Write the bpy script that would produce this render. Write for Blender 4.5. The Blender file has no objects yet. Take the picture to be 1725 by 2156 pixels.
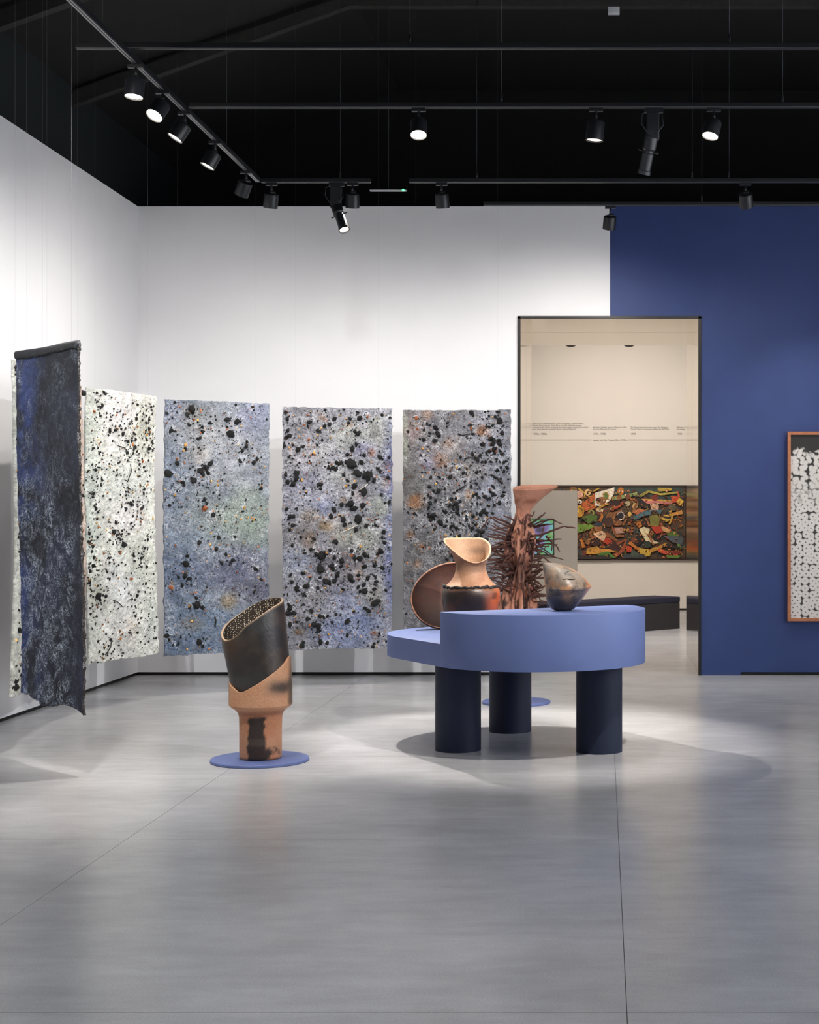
import bpy, bmesh, math, random
import numpy as np
from mathutils import Vector, Matrix

random.seed(7)
rng = np.random.default_rng(7)
scene = bpy.context.scene
COL = scene.collection

# ------------------------------------------------------------------ camera
FPX, PX0, PY0, HCAM = 3200.0, 1270.0, 1083.0, 1.5      # focal length in px, vanishing point, eye height
cam_d = bpy.data.cameras.new('camera')
cam = bpy.data.objects.new('camera', cam_d)
COL.objects.link(cam)
cam_d.sensor_fit = 'VERTICAL'
cam_d.sensor_height = 36.0
cam_d.lens = FPX / 2156.0 * 36.0
cam_d.shift_x = -(PX0 - 862.5) / 2156.0
cam_d.shift_y = (PY0 - 1078.0) / 2156.0
cam_d.clip_end = 100
cam.location = (0, 0, HCAM)
cam.rotation_euler = (math.radians(90), 0, 0)
scene.camera = cam

# ------------------------------------------------------------------ world, exposure
world = bpy.data.worlds.new('world')
scene.world = world
world.use_nodes = True
world.node_tree.nodes['Background'].inputs[0].default_value = (0.0, 0.0, 0.0, 1)
world.node_tree.nodes['Background'].inputs[1].default_value = 0.0
scene.view_settings.view_transform = 'Standard'
scene.view_settings.look = 'None'
scene.view_settings.exposure = 0.0
scene.view_settings.gamma = 1.0
scene.view_settings.use_curve_mapping = False

WARM = (1.0, 0.945, 0.88)
COOL = (0.94, 0.965, 1.0)
YELLOW = (1.0, 0.925, 0.87)

def spot(loc, target, power, angle, blend=0.8, color=WARM, radius=0.04, name='spot_light'):
    l = bpy.data.lights.new(name, 'SPOT')
    l.energy = power
    l.spot_size = math.radians(angle)
    l.spot_blend = blend
    l.color = color
    l.shadow_soft_size = radius
    o = bpy.data.objects.new(name, l)
    COL.objects.link(o)
    o.location = loc
    d = Vector(target) - Vector(loc)
    o.rotation_euler = d.to_track_quat('-Z', 'Y').to_euler()
    return o

# unseen spots outside the frame, several only added as fill (above and behind the camera, and to the right)
OFF = [
    # loc, target, power, angle, blend, colour
    ((1.0, 7.4, 4.1), (-0.38, 9.6, 0.6), 620, 44, 0.7, WARM),        # key light of the table
    ((-2.7, 6.9, 4.1), (-2.5, 9.3, 0.3), 460, 36, 0.9, WARM),        # tall vessel
    ((-2.7, 6.2, 4.1), (-3.0, 14.1, 0.6), 620, 45, 1.0, COOL),      # long throws added as fill for the back wall
    ((2.2, 6.5, 4.1), (-1.7, 14.1, 0.6), 760, 45, 1.0, COOL),
    ((2.0, 6.8, 4.1), (-4.3, 11.3, 0.9), 700, 45, 1.0, COOL),       # and added fill for the left wall
    ((-2.7, 7.4, 4.1), (-4.3, 9.2, 1.6), 110, 140, 1.0, WARM),
    ((2.3, 12.74, 4.1), (1.75, 14.1, 1.2), 420, 66, 0.9, WARM),
    ((-2.7, 5.0, 4.1), (-2.6, 5.4, 0.0), 90, 90, 1.0, COOL),       # floor in front
    ((0.3, 5.0, 4.1), (0.3, 5.4, 0.0), 90, 90, 1.0, COOL),
    ((2.9, 6.5, 4.1), (2.7, 7.4, 0.0), 90, 80, 1.0, COOL),
    ((-0.8, 2.8, 4.1), (-0.8, 3.2, 0.0), 100, 90, 1.0, COOL),
    ((-2.7, 4.0, 4.1), (-4.3, 10.8, 1.1), 520, 40, 1.0, WARM),       # added to brighten the left wall behind the dark panel
    ((4.7, 9.6, 4.1), (6.4, 9.6, 2.0), 1450, 125, 1.0, COOL),       # added washers, for fill bounced off the white wall on the right
    ((4.7, 6.8, 4.1), (6.4, 6.8, 2.0), 1450, 125, 1.0, COOL),
    ((4.7, 4.2, 4.1), (6.4, 4.2, 2.0), 1300, 125, 1.0, COOL),
    ((4.7, 2.0, 4.1), (6.4, 2.0, 2.0), 500, 125, 1.0, COOL),
    ((0.5, -1.3, 4.1), (0.5, -3.0, 2.0), 250, 125, 1.0, COOL),        # and added fill off the wall behind the viewer
]
for (lo, ta, p, an, bl, co) in OFF:
    spot(lo, ta, p, an, bl, co)

# spots of the next room beyond the doorway, some added to brighten floor and partition
for (lo, ta, p, an) in [((-0.6, 20.2, 4.3), (-0.3, 23.7, 2.1), 255, 95), ((1.0, 20.2, 4.3), (0.8, 23.7, 2.0), 255, 95),
                        ((0.7, 17.6, 4.3), (0.6, 17.6, 0.0), 700, 100), ((1.6, 17.6, 4.3), (0.6, 19.6, 0.3), 260, 80), ((-0.5, 18.2, 4.3), (-0.9, 21.0, 1.3), 200, 70)]:
    spot(lo, ta, p, an, 1.0, YELLOW)

# ------------------------------------------------------------------ helpers
def srgb(c):
    c = np.asarray(c, dtype=float) / 255.0
    return np.where(c <= 0.04045, c / 12.92, ((c + 0.055) / 1.055) ** 2.4)

def wpt(px, py, d):
    """point of the room at distance d seen at a place in the photograph (used to read sizes and places)"""
    return Vector(((px - PX0) * d / FPX, d, HCAM - (py - PY0) * d / FPX))

def _hash(ix, iy, iz, seed):
    n = (ix.astype(np.int64) * 374761393 + iy.astype(np.int64) * 668265263 + iz.astype(np.int64) * 2147483647 + seed * 1274126177) & 0xFFFFFFFF
    n = ((n ^ (n >> 13)) * 1274126177) & 0xFFFFFFFF
    n = n ^ (n >> 16)
    return (n & 0xFFFFFF) / float(0xFFFFFF)

def vnoise(P, scale, seed=0):
    P = np.asarray(P, dtype=float) * scale
    i = np.floor(P).astype(np.int64)
    f = P - i
    f = f * f * (3 - 2 * f)
    r = 0
    for dx in (0, 1):
        for dy in (0, 1):
            for dz in (0, 1):
                w = (f[:, 0] if dx else 1 - f[:, 0]) * (f[:, 1] if dy else 1 - f[:, 1]) * (f[:, 2] if dz else 1 - f[:, 2])
                r = r + w * _hash(i[:, 0] + dx, i[:, 1] + dy, i[:, 2] + dz, seed)
    return r

def fbm(P, scale, seed=0, octv=4):
    r, a, t = 0, 1.0, 0
    for k in range(octv):
        r = r + a * vnoise(P, scale * 2 ** k, seed + k * 17)
        t += a
        a *= 0.55
    return r / t

def sstep(a, b, x):
    t = np.clip((x - a) / (b - a), 0, 1)
    return t * t * (3 - 2 * t)

def mixc(c, col, w):
    return c * (1 - w[:, None]) + np.asarray(col, float)[None, :] * w[:, None]

# ------------------------------------------------------------------ materials
MATS = {}
def newmat(name):
    m = bpy.data.materials.new(name)
    m.use_nodes = True
    nt = m.node_tree
    return m, nt, nt.nodes['Principled BSDF']

def N(nt, typ, **kw):
    n = nt.nodes.new(typ)
    for k, v in kw.items():
        setattr(n, k, v)
    return n

def plain(name, rgb, rough=0.6, metal=0.0, noise=0.06, nscale=6.0, bump=0.0, bscale=80.0, spec=0.5, coat=0.0):
    """procedural material: a colour with slight mottling and fine relief"""
    m, nt, b = newmat(name)
    c = srgb(rgb)
    tc = N(nt, 'ShaderNodeTexCoord')
    nz = N(nt, 'ShaderNodeTexNoise')
    nz.inputs['Scale'].default_value = nscale
    nz.inputs['Detail'].default_value = 5
    nt.links.new(tc.outputs['Object'], nz.inputs['Vector'])
    rp = N(nt, 'ShaderNodeValToRGB')
    rp.color_ramp.elements[0].position = 0.3
    rp.color_ramp.elements[1].position = 0.7
    rp.color_ramp.elements[0].color = (*[max(0, x * (1 - noise)) for x in c], 1)
    rp.color_ramp.elements[1].color = (*[min(1, x * (1 + noise)) for x in c], 1)
    nt.links.new(nz.outputs['Fac'], rp.inputs['Fac'])
    nt.links.new(rp.outputs['Color'], b.inputs['Base Color'])
    b.inputs['Roughness'].default_value = rough
    b.inputs['Metallic'].default_value = metal
    b.inputs['Specular IOR Level'].default_value = spec
    b.inputs['Coat Weight'].default_value = coat
    if bump > 0:
        n2 = N(nt, 'ShaderNodeTexNoise')
        n2.inputs['Scale'].default_value = bscale
        n2.inputs['Detail'].default_value = 4
        nt.links.new(tc.outputs['Object'], n2.inputs['Vector'])
        bp = N(nt, 'ShaderNodeBump')
        bp.inputs['Strength'].default_value = bump
        bp.inputs['Distance'].default_value = 0.01
        nt.links.new(n2.outputs['Fac'], bp.inputs['Height'])
        nt.links.new(bp.outputs['Normal'], b.inputs['Normal'])
    MATS[name] = m
    return m

def painted(name, rough=0.6, bump=0.3, bscale=90.0, fine=0.0, fscale=200.0, spec=0.5, coat=0.0):
    """procedural material driven by the colour attribute of the mesh (pigment, smoke marks, glaze, some painted shading)"""
    m, nt, b = newmat(name)
    at = N(nt, 'ShaderNodeAttribute')
    at.attribute_name = 'Col'
    out = at.outputs['Color']
    tc = N(nt, 'ShaderNodeTexCoord')
    if fine > 0:
        nz = N(nt, 'ShaderNodeTexNoise')
        nz.inputs['Scale'].default_value = fscale
        nz.inputs['Detail'].default_value = 3
        nt.links.new(tc.outputs['Object'], nz.inputs['Vector'])
        mr = N(nt, 'ShaderNodeMapRange')
        mr.inputs['From Min'].default_value = 0.3
        mr.inputs['From Max'].default_value = 0.7
        mr.inputs['To Min'].default_value = 1 - fine
        mr.inputs['To Max'].default_value = 1 + fine
        nt.links.new(nz.outputs['Fac'], mr.inputs['Value'])
        mx = N(nt, 'ShaderNodeMix', data_type='RGBA', blend_type='MULTIPLY')
        mx.inputs[0].default_value = 1.0
        nt.links.new(out, mx.inputs[6])
        nt.links.new(mr.outputs['Result'], mx.inputs[7])
        out = mx.outputs[2]
    nt.links.new(out, b.inputs['Base Color'])
    b.inputs['Roughness'].default_value = rough
    b.inputs['Specular IOR Level'].default_value = spec
    b.inputs['Coat Weight'].default_value = coat
    b.inputs['Coat Roughness'].default_value = 0.25
    if bump > 0:
        n2 = N(nt, 'ShaderNodeTexNoise')
        n2.inputs['Scale'].default_value = bscale
        n2.inputs['Detail'].default_value = 5
        nt.links.new(tc.outputs['Object'], n2.inputs['Vector'])
        bp = N(nt, 'ShaderNodeBump')
        bp.inputs['Strength'].default_value = bump
        bp.inputs['Distance'].default_value = 0.006
        nt.links.new(n2.outputs['Fac'], bp.inputs['Height'])
        nt.links.new(bp.outputs['Normal'], b.inputs['Normal'])
    MATS[name] = m
    return m

def emit(name, rgb, strength):
    m, nt, b = newmat(name)
    b.inputs['Base Color'].default_value = (0.8, 0.8, 0.8, 1)
    b.inputs['Emission Color'].default_value = (*srgb(rgb), 1)
    b.inputs['Emission Strength'].default_value = strength
    MATS[name] = m
    return m

def speckled(name, white, dark, wscale=120.0, dscale=70.0, rough=0.85, wcol=(235, 235, 238), dcol=(40, 42, 50), bump=0.8):
    """crusty fibre sheet: pigment from the colour attribute with white flecks, dark pits and relief"""
    m, nt, b = newmat(name)
    at = N(nt, 'ShaderNodeAttribute')
    at.attribute_name = 'Col'
    tc = N(nt, 'ShaderNodeTexCoord')
    def layer(scale, lo, hi, dist=1.2, off=0.0):
        mp = N(nt, 'ShaderNodeMapping')
        mp.inputs['Location'].default_value = (off, off * 1.7, off * 0.3)
        nt.links.new(tc.outputs['Object'], mp.inputs['Vector'])
        nz = N(nt, 'ShaderNodeTexNoise')
        nz.inputs['Scale'].default_value = scale
        nz.inputs['Detail'].default_value = 6
        nz.inputs['Roughness'].default_value = 0.65
        nz.inputs['Distortion'].default_value = dist
        nt.links.new(mp.outputs['Vector'], nz.inputs['Vector'])
        mr = N(nt, 'ShaderNodeMapRange')
        mr.inputs['From Min'].default_value = lo
        mr.inputs['From Max'].default_value = hi
        nt.links.new(nz.outputs['Fac'], mr.inputs['Value'])
        return nz, mr
    nzw, mw = layer(wscale, 0.49, 0.55, dist=2.2)
    nzd, md = layer(dscale, 0.54, 0.60, off=3.1, dist=2.2)
    nzc, mc = layer(9.0, 0.42, 0.62, off=7.7)        # where the flecks gather
    mulw = N(nt, 'ShaderNodeMath', operation='MULTIPLY')
    nt.links.new(mw.outputs['Result'], mulw.inputs[0])
    nt.links.new(mc.outputs['Result'], mulw.inputs[1])
    mulwa = N(nt, 'ShaderNodeMath', operation='MULTIPLY')
    nt.links.new(mulw.outputs[0], mulwa.inputs[0])
    nt.links.new(at.outputs['Alpha'], mulwa.inputs[1])
    mulw2 = N(nt, 'ShaderNodeMath', operation='MULTIPLY')
    nt.links.new(mulwa.outputs[0], mulw2.inputs[0])
    mulw2.inputs[1].default_value = white
    muld = N(nt, 'ShaderNodeMath', operation='MULTIPLY')
    nt.links.new(md.outputs['Result'], muld.inputs[0])
    muld.inputs[1].default_value = dark
    m1 = N(nt, 'ShaderNodeMix', data_type='RGBA')
    nt.links.new(muld.outputs[0], m1.inputs[0])
    nt.links.new(at.outputs['Color'], m1.inputs[6])
    m1.inputs[7].default_value = (*srgb(dcol), 1)
    m2 = N(nt, 'ShaderNodeMix', data_type='RGBA')
    nt.links.new(mulw2.outputs[0], m2.inputs[0])
    nt.links.new(m1.outputs[2], m2.inputs[6])
    m2.inputs[7].default_value = (*srgb(wcol), 1)
    nt.links.new(m2.outputs[2], b.inputs['Base Color'])
    b.inputs['Roughness'].default_value = rough
    b.inputs['Specular IOR Level'].default_value = 0.25
    bp = N(nt, 'ShaderNodeBump')
    bp.inputs['Strength'].default_value = bump
    bp.inputs['Distance'].default_value = 0.012
    nt.links.new(nzw.outputs['Fac'], bp.inputs['Height'])
    nt.links.new(bp.outputs['Normal'], b.inputs['Normal'])
    MATS[name] = m
    return m

# ------------------------------------------------------------------ object helpers
def thing(name, label, cat, loc=(0, 0, 0), group=None, kind=None):
    o = bpy.data.objects.new(name, None)
    COL.objects.link(o)
    o.empty_display_size = 0.05
    o.location = loc
    tag(o, label, cat, group, kind)
    return o

def tag(o, label=None, cat=None, group=None, kind=None):
    if label: o['label'] = label
    if cat: o['category'] = cat
    if group: o['group'] = group
    if kind: o['kind'] = kind
    return o

def wloc(o):
    v = Vector((0, 0, 0))
    while o is not None:
        v = v + Vector(o.location)
        o = o.parent
    return v

def mesh_obj(name, verts, faces, mat, parent=None, smooth=False, cols=None, origin=None):
    """one mesh object; verts in room coordinates, the object is placed at origin (or at its parent)"""
    verts = np.asarray(verts, dtype=float).reshape(-1, 3)
    base = np.array(wloc(parent)) if parent is not None else np.zeros(3)
    org = np.array(origin, float) if origin is not None else base
    me = bpy.data.meshes.new(name)
    me.from_pydata((verts - org).tolist(), [], faces if isinstance(faces, list) else faces.tolist())
    me.update()
    if smooth:
        me.polygons.foreach_set('use_smooth', [True] * len(me.polygons))
    if cols is not None:
        a = me.color_attributes.new('Col', 'FLOAT_COLOR', 'POINT')
        rgba = np.ones((len(verts), 4))
        cols = np.asarray(cols, float)
        rgba[:, :3] = srgb(np.clip(cols[:, :3], 0, 255))
        if cols.shape[1] == 4:
            rgba[:, 3] = np.clip(cols[:, 3], 0, 1)          # alpha: how thickly flecks gather here
        a.data.foreach_set('color', rgba.ravel())
    if mat is not None:
        me.materials.append(MATS[mat] if isinstance(mat, str) else mat)
    o = bpy.data.objects.new(name, me)
    COL.objects.link(o)
    if parent is not None:
        o.parent = parent
    o.location = (org - base).tolist()
    return o

def box_vf(x0, x1, y0, y1, z0, z1):
    v = [(x0, y0, z0), (x1, y0, z0), (x1, y1, z0), (x0, y1, z0), (x0, y0, z1), (x1, y0, z1), (x1, y1, z1), (x0, y1, z1)]
    f = [(0, 3, 2, 1), (4, 5, 6, 7), (0, 1, 5, 4), (1, 2, 6, 5), (2, 3, 7, 6), (3, 0, 4, 7)]
    return v, f

def bevel_mesh(o, w=0.004, seg=2):
    bm = bmesh.new()
    bm.from_mesh(o.data)
    es = [e for e in bm.edges if len(e.link_faces) == 2 and e.calc_face_angle(0) > 0.6]
    bmesh.ops.bevel(bm, geom=es, offset=w, segments=seg, affect='EDGES', profile=0.6)
    bm.to_mesh(o.data)
    bm.free()

def box(name, x0, x1, y0, y1, z0, z1, mat, parent=None, bev=0.0, origin=None):
    v, f = box_vf(x0, x1, y0, y1, z0, z1)
    if origin is None and parent is None:
        origin = ((x0 + x1) / 2, (y0 + y1) / 2, z0)
    o = mesh_obj(name, v, f, mat, parent, origin=origin)
    if bev > 0:
        bevel_mesh(o, bev)
    return o

def rot_to(d):
    d = Vector(d).normalized()
    return d.to_track_quat('Z', 'Y').to_matrix()

def tube_vf(path, radii, seg=6, cap=True):
    path = [Vector(p) for p in path]
    n = len(path)
    if not hasattr(radii, '__len__'):
        radii = [radii] * n
    V, F = [], []
    prev = None
    for i, p in enumerate(path):
        t = (path[min(i + 1, n - 1)] - path[max(i - 1, 0)]).normalized()
        if prev is None:
            a = t.orthogonal().normalized()
        else:
            a = (prev - t * prev.dot(t)).normalized()
        prev = a
        b = t.cross(a)
        for k in range(seg):
            an = 2 * math.pi * k / seg
            V.append(p + (a * math.cos(an) + b * math.sin(an)) * radii[i])
    for i in range(n - 1):
        for k in range(seg):
            k2 = (k + 1) % seg
            F.append((i * seg + k, i * seg + k2, (i + 1) * seg + k2, (i + 1) * seg + k))
    if cap:
        F.append(tuple(reversed(range(seg))))
        F.append(tuple(range((n - 1) * seg, n * seg)))
    return V, F

def tube(name, path, radii, mat, parent=None, seg=6, smooth=True, cols=None, origin=None):
    V, F = tube_vf(path, radii, seg)
    return mesh_obj(name, V, F, mat, parent, smooth, cols, origin)

def lathe_vf(prof, axis_p, axis_d, seg=24, close=False):
    """prof: list of (r, t) along the axis from axis_p"""
    R = rot_to(axis_d)
    V, F = [], []
    for (r, t) in prof:
        for k in range(seg):
            an = 2 * math.pi * k / seg
            V.append(Vector(axis_p) + R @ Vector((r * math.cos(an), r * math.sin(an), t)))
    n = len(prof)
    for i in range(n - 1):
        for k in range(seg):
            k2 = (k + 1) % seg
            F.append((i * seg + k, i * seg + k2, (i + 1) * seg + k2, (i + 1) * seg + k))
    if prof[0][0] > 1e-5:
        F.append(tuple(reversed(range(seg))))
    if prof[-1][0] > 1e-5:
        F.append(tuple(range((n - 1) * seg, n * seg)))
    return V, F

def lathe(name, prof, p, d, mat, parent=None, seg=24, smooth=True, origin=None):
    V, F = lathe_vf(prof, p, d, seg)
    o = mesh_obj(name, V, F, mat, parent, smooth, None, origin)
    if smooth:
        autosmooth(o)
    return o

def autosmooth(o, ang=0.6):
    """sharp edges where faces meet steeply"""
    bm = bmesh.new()
    bm.from_mesh(o.data)
    for e in bm.edges:
        if len(e.link_faces) == 2 and e.calc_face_angle(0) > ang:
            e.smooth = False
    bm.to_mesh(o.data)
    bm.free()

def loft_vf(rings, cap0=True, cap1=True):
    n, m = len(rings), len(rings[0])
    V = np.concatenate([np.asarray(r, float) for r in rings], 0)
    F = []
    for i in range(n - 1):
        for k in range(m):
            k2 = (k + 1) % m
            F.append((i * m + k, i * m + k2, (i + 1) * m + k2, (i + 1) * m + k))
    if cap0: F.append(tuple(reversed(range(m))))
    if cap1: F.append(tuple(range((n - 1) * m, n * m)))
    return V, F

def extrude_poly(pts, z0, z1):
    n = len(pts)
    V = [(x, y, z0) for x, y in pts] + [(x, y, z1) for x, y in pts]
    F = [tuple(reversed(range(n))), tuple(range(n, 2 * n))]
    for k in range(n):
        k2 = (k + 1) % n
        F.append((k, k2, n + k2, n + k))
    return V, F

def pinterp(table, th):
    """smooth periodic interpolation of {degrees: value}"""
    ks = sorted(table)
    xs = np.array([k - 360 for k in ks] + ks + [k + 360 for k in ks], float)
    ys = np.array([table[k] for k in ks] * 3, float)
    th = np.mod(np.asarray(th, float), 360)
    # catmull-rom
    idx = np.clip(np.searchsorted(xs, th, side='right') - 1, 1, len(xs) - 3)
    x0, x1 = xs[idx], xs[idx + 1]
    t = (th - x0) / (x1 - x0)
    y0, y1 = ys[idx], ys[idx + 1]
    m0 = (ys[idx + 1] - ys[idx - 1]) / (xs[idx + 1] - xs[idx - 1]) * (x1 - x0)
    m1 = (ys[idx + 2] - ys[idx]) / (xs[idx + 2] - xs[idx]) * (x1 - x0)
    t2, t3 = t * t, t * t * t
    return (2 * t3 - 3 * t2 + 1) * y0 + (t3 - 2 * t2 + t) * m0 + (-2 * t3 + 3 * t2) * y1 + (t3 - t2) * m1
# ------------------------------------------------------------------ material set
plain('white_paint', (232, 232, 234), 0.75, noise=0.015, nscale=2.0, bump=0.05, bscale=200)
plain('blue_paint', (38, 58, 110), 0.6, noise=0.06, nscale=3.0, bump=0.05, bscale=200)
plain('cream_paint', (233, 225, 213), 0.75, noise=0.015, nscale=2.0)
plain('joint_grey', (70, 70, 72), 0.8)
plain('black_gap', (10, 10, 11), 0.6)
plain('roof_black', (8, 8, 8), 0.9, noise=0.2)
plain('outer_wall_dark', (14, 24, 27), 0.8, noise=0.15)
plain('beam_paint', (38, 36, 34), 0.8, noise=0.25, nscale=14)
plain('track_black', (13, 15, 21), 0.5)
plain('lamp_black', (26, 28, 33), 0.42, noise=0.1)
plain('track_steel', (150, 150, 155), 0.35, metal=0.8)
plain('wire_steel', (160, 160, 165), 0.4)
plain('dark_wire', (40, 45, 55), 0.5)
plain('table_blue', (93, 109, 158), 0.55, noise=0.04, nscale=5, bump=0.04, bscale=120, spec=0.35)
plain('leg_navy', (23, 32, 54), 0.6, noise=0.05, nscale=5, spec=0.3)
plain('disc_blue', (90, 105, 156), 0.55, noise=0.06, nscale=8)
plain('frame_wood', (168, 106, 72), 0.5, noise=0.15, nscale=20)
plain('frame_dark', (48, 28, 20), 0.5, noise=0.2, nscale=20)
plain('door_black', (16, 16, 18), 0.4)
plain('bench_cushion', (30, 32, 52), 0.85)
plain('bench_body', (44, 42, 46), 0.7)
plain('partition_grey', (190, 184, 174), 0.8, noise=0.02)
plain('charcoal', (13, 12, 12), 0.8, noise=0.4, nscale=60, bump=0.5, bscale=150)
plain('rust_lump', (150, 82, 42), 0.8, noise=0.3, nscale=60, bump=0.4, bscale=150)
plain('ochre_lump', (186, 138, 70), 0.8, noise=0.3, nscale=60)
plain('twig_dark', (34, 28, 26), 0.8, noise=0.3, nscale=40)
plain('root_brown', (88, 52, 42), 0.75, noise=0.35, nscale=40, bump=0.5, bscale=160)
plain('text_ink', (96, 88, 80), 0.8)
plain('screen_black', (16, 16, 18), 0.3)
plain('fitting_white', (190, 192, 196), 0.5)
emit('lens_bright', (255, 244, 226), 14.0)
emit('lens_soft', (255, 240, 220), 1.1)
plain('lens_off', (60, 60, 62), 0.2)
emit('led_green', (60, 255, 130), 4.0)

# polished concrete
def concrete():
    m, nt, b = newmat('concrete')
    tc = N(nt, 'ShaderNodeTexCoord')
    geo = N(nt, 'ShaderNodeNewGeometry')
    def noise(scale, detail, stretch, lo, hi, a, bb, dist=0.0):
        mp = N(nt, 'ShaderNodeMapping')
        mp.inputs['Scale'].default_value = stretch
        nt.links.new(geo.outputs['Position'], mp.inputs['Vector'])
        nz = N(nt, 'ShaderNodeTexNoise')
        nz.inputs['Scale'].default_value = scale
        nz.inputs['Detail'].default_value = detail
        nz.inputs['Roughness'].default_value = 0.6
        nz.inputs['Distortion'].default_value = dist
        nt.links.new(mp.outputs['Vector'], nz.inputs['Vector'])
        mr = N(nt, 'ShaderNodeMapRange')
        mr.inputs['From Min'].default_value = lo
        mr.inputs['From Max'].default_value = hi
        mr.inputs['To Min'].default_value = a
        mr.inputs['To Max'].default_value = bb
        nt.links.new(nz.outputs['Fac'], mr.inputs['Value'])
        return nz, mr
    nz1, r1 = noise(1.6, 5, (0.8, 1.1, 1), 0.25, 0.75, 0.84, 1.16)
    nz2, r2 = noise(7.0, 7, (0.5, 1.6, 1), 0.25, 0.75, 0.91, 1.09)
    nz3, r3 = noise(170.0, 3, (0.7, 1.4, 1), 0.25, 0.75, 0.86, 1.14)
    mu = N(nt, 'ShaderNodeMath', operation='MULTIPLY')
    nt.links.new(r1.outputs[0], mu.inputs[0]); nt.links.new(r2.outputs[0], mu.inputs[1])
    mu2 = N(nt, 'ShaderNodeMath', operation='MULTIPLY')
    nt.links.new(mu.outputs[0], mu2.inputs[0]); nt.links.new(r3.outputs[0], mu2.inputs[1])
    mx = N(nt, 'ShaderNodeMix', data_type='RGBA', blend_type='MULTIPLY')
    mx.inputs[0].default_value = 1
    mx.inputs[6].default_value = (*srgb((180, 180, 182)), 1)
    nt.links.new(mu2.outputs[0], mx.inputs[7])
    nt.links.new(mx.outputs[2], b.inputs['Base Color'])
    nzr, rr = noise(2.3, 6, (1, 1, 1), 0.3, 0.7, 0.24, 0.29)
    b.inputs['Roughness'].default_value = 0.25
    b.inputs['Specular IOR Level'].default_value = 0.5
    bp = N(nt, 'ShaderNodeBump')
    bp.inputs['Strength'].default_value = 0.012
    bp.inputs['Distance'].default_value = 0.01
    nt.links.new(nz2.outputs['Fac'], bp.inputs['Height'])
    MATS['concrete'] = m
concrete()

# brushed bronze lining of the doorway
def lining():
    m, nt, b = newmat('door_lining')
    geo = N(nt, 'ShaderNodeNewGeometry')
    mp = N(nt, 'ShaderNodeMapping')
    mp.inputs['Scale'].default_value = (60, 60, 0.6)
    nt.links.new(geo.outputs['Position'], mp.inputs['Vector'])
    nz = N(nt, 'ShaderNodeTexNoise')
    nz.inputs['Scale'].default_value = 1.0
    nt.links.new(mp.outputs['Vector'], nz.inputs['Vector'])
    mr = N(nt, 'ShaderNodeMapRange')
    mr.inputs['To Min'].default_value = 0.05
    mr.inputs['To Max'].default_value = 0.14
    nt.links.new(nz.outputs['Fac'], mr.inputs['Value'])
    nt.links.new(mr.outputs[0], b.inputs['Roughness'])
    b.inputs['Base Color'].default_value = (*srgb((206, 196, 180)), 1)
    b.inputs['Metallic'].default_value = 1.0
    MATS['door_lining'] = m
lining()

# ------------------------------------------------------------------ the room
DB = 14.16                      # back wall
XL = -4.336                     # left wall
XR = 6.4
YB = -3.0
ZW = 4.37                       # height of the exhibition walls
DX0, DX1, DZ = -0.783, 0.911, 3.336   # doorway
DP = 16.4                       # far end of the passage
DF = 23.76                      # far wall of the next room
XBLUE = 0.066

fl = box('floor', XL - 0.4, XR + 0.2, YB - 0.2, DF + 0.3, -0.12, -0.003, 'joint_grey', origin=(0, 8, 0))
tag(fl, 'polished grey concrete floor with sawn joints', 'floor', kind='structure')
xs = [XL - 0.4, -2.2, 0.072, 2.34, 4.61, XR + 0.2]
ys = [YB - 0.2, -0.26, 2.16, 4.58, 7.0, 9.42, 11.84, 14.26, 16.68, 19.1, 21.52, DF + 0.3]
g = 0.0012
slab_cache = {}
for i in range(len(xs) - 1):
    for j in range(len(ys) - 1):
        if ys[j] > 13 and (xs[i] > 4 ):
            continue
        o = box('floor_slab', xs[i] + g, xs[i + 1] - g, ys[j] + 0.0022, ys[j + 1] - 0.0022, -0.003, 0.0, 'concrete', parent=fl)

GAP = 0.03
def structure(o, label, cat='wall'):
    tag(o, label, cat, kind='structure')
    return o

wl = box('wall_left', XL - 0.12, XL, YB, DB, GAP, ZW, 'white_paint')
structure(wl, 'tall white exhibition wall along the left side')
bl = box('baseboard_left', XL - 0.12, XL - 0.02, YB, DB, 0.0, GAP, 'black_gap')
structure(bl, 'black shadow gap under the left white wall', 'baseboard')

wb = box('wall_back', XL - 0.12, DX0, DB, DP, GAP, ZW, 'white_paint')
structure(wb, 'tall white back wall left of the doorway')
box('wall_section', DX0, XBLUE, DB, DP, DZ, ZW, 'white_paint', parent=wb)
bb = box('baseboard_back', XL - 0.12, DX0, DB + 0.02, DP, 0.0, GAP, 'black_gap')
structure(bb, 'black shadow gap under the white back wall', 'baseboard')

XG = 1.283                       # the gap under the blue wall starts here
wr = box('wall_blue', DX1, XG, DB, DP, 0.0, ZW, 'blue_paint', origin=(DX1, DB, 0))
structure(wr, 'deep blue back wall right of the doorway')
box('wall_section', XG, XR, DB, DP, GAP, ZW, 'blue_paint', parent=wr)
box('wall_section', XBLUE, DX1, DB, DP, DZ, ZW, 'blue_paint', parent=wr)
bb2 = box('baseboard_blue', XG, XR, DB + 0.02, DP, 0.0, GAP, 'black_gap')
structure(bb2, 'black shadow gap under the blue wall', 'baseboard')

w3 = box('wall_right', XR, XR + 0.12, YB, DB, 0.0, ZW, 'white_paint')
structure(w3, 'white wall closing the right side of the hall')
w4 = box('wall_rear', XL, XR, YB - 0.12, YB, 0.0, ZW, 'white_paint')
structure(w4, 'white wall closing the near end of the hall')

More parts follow.
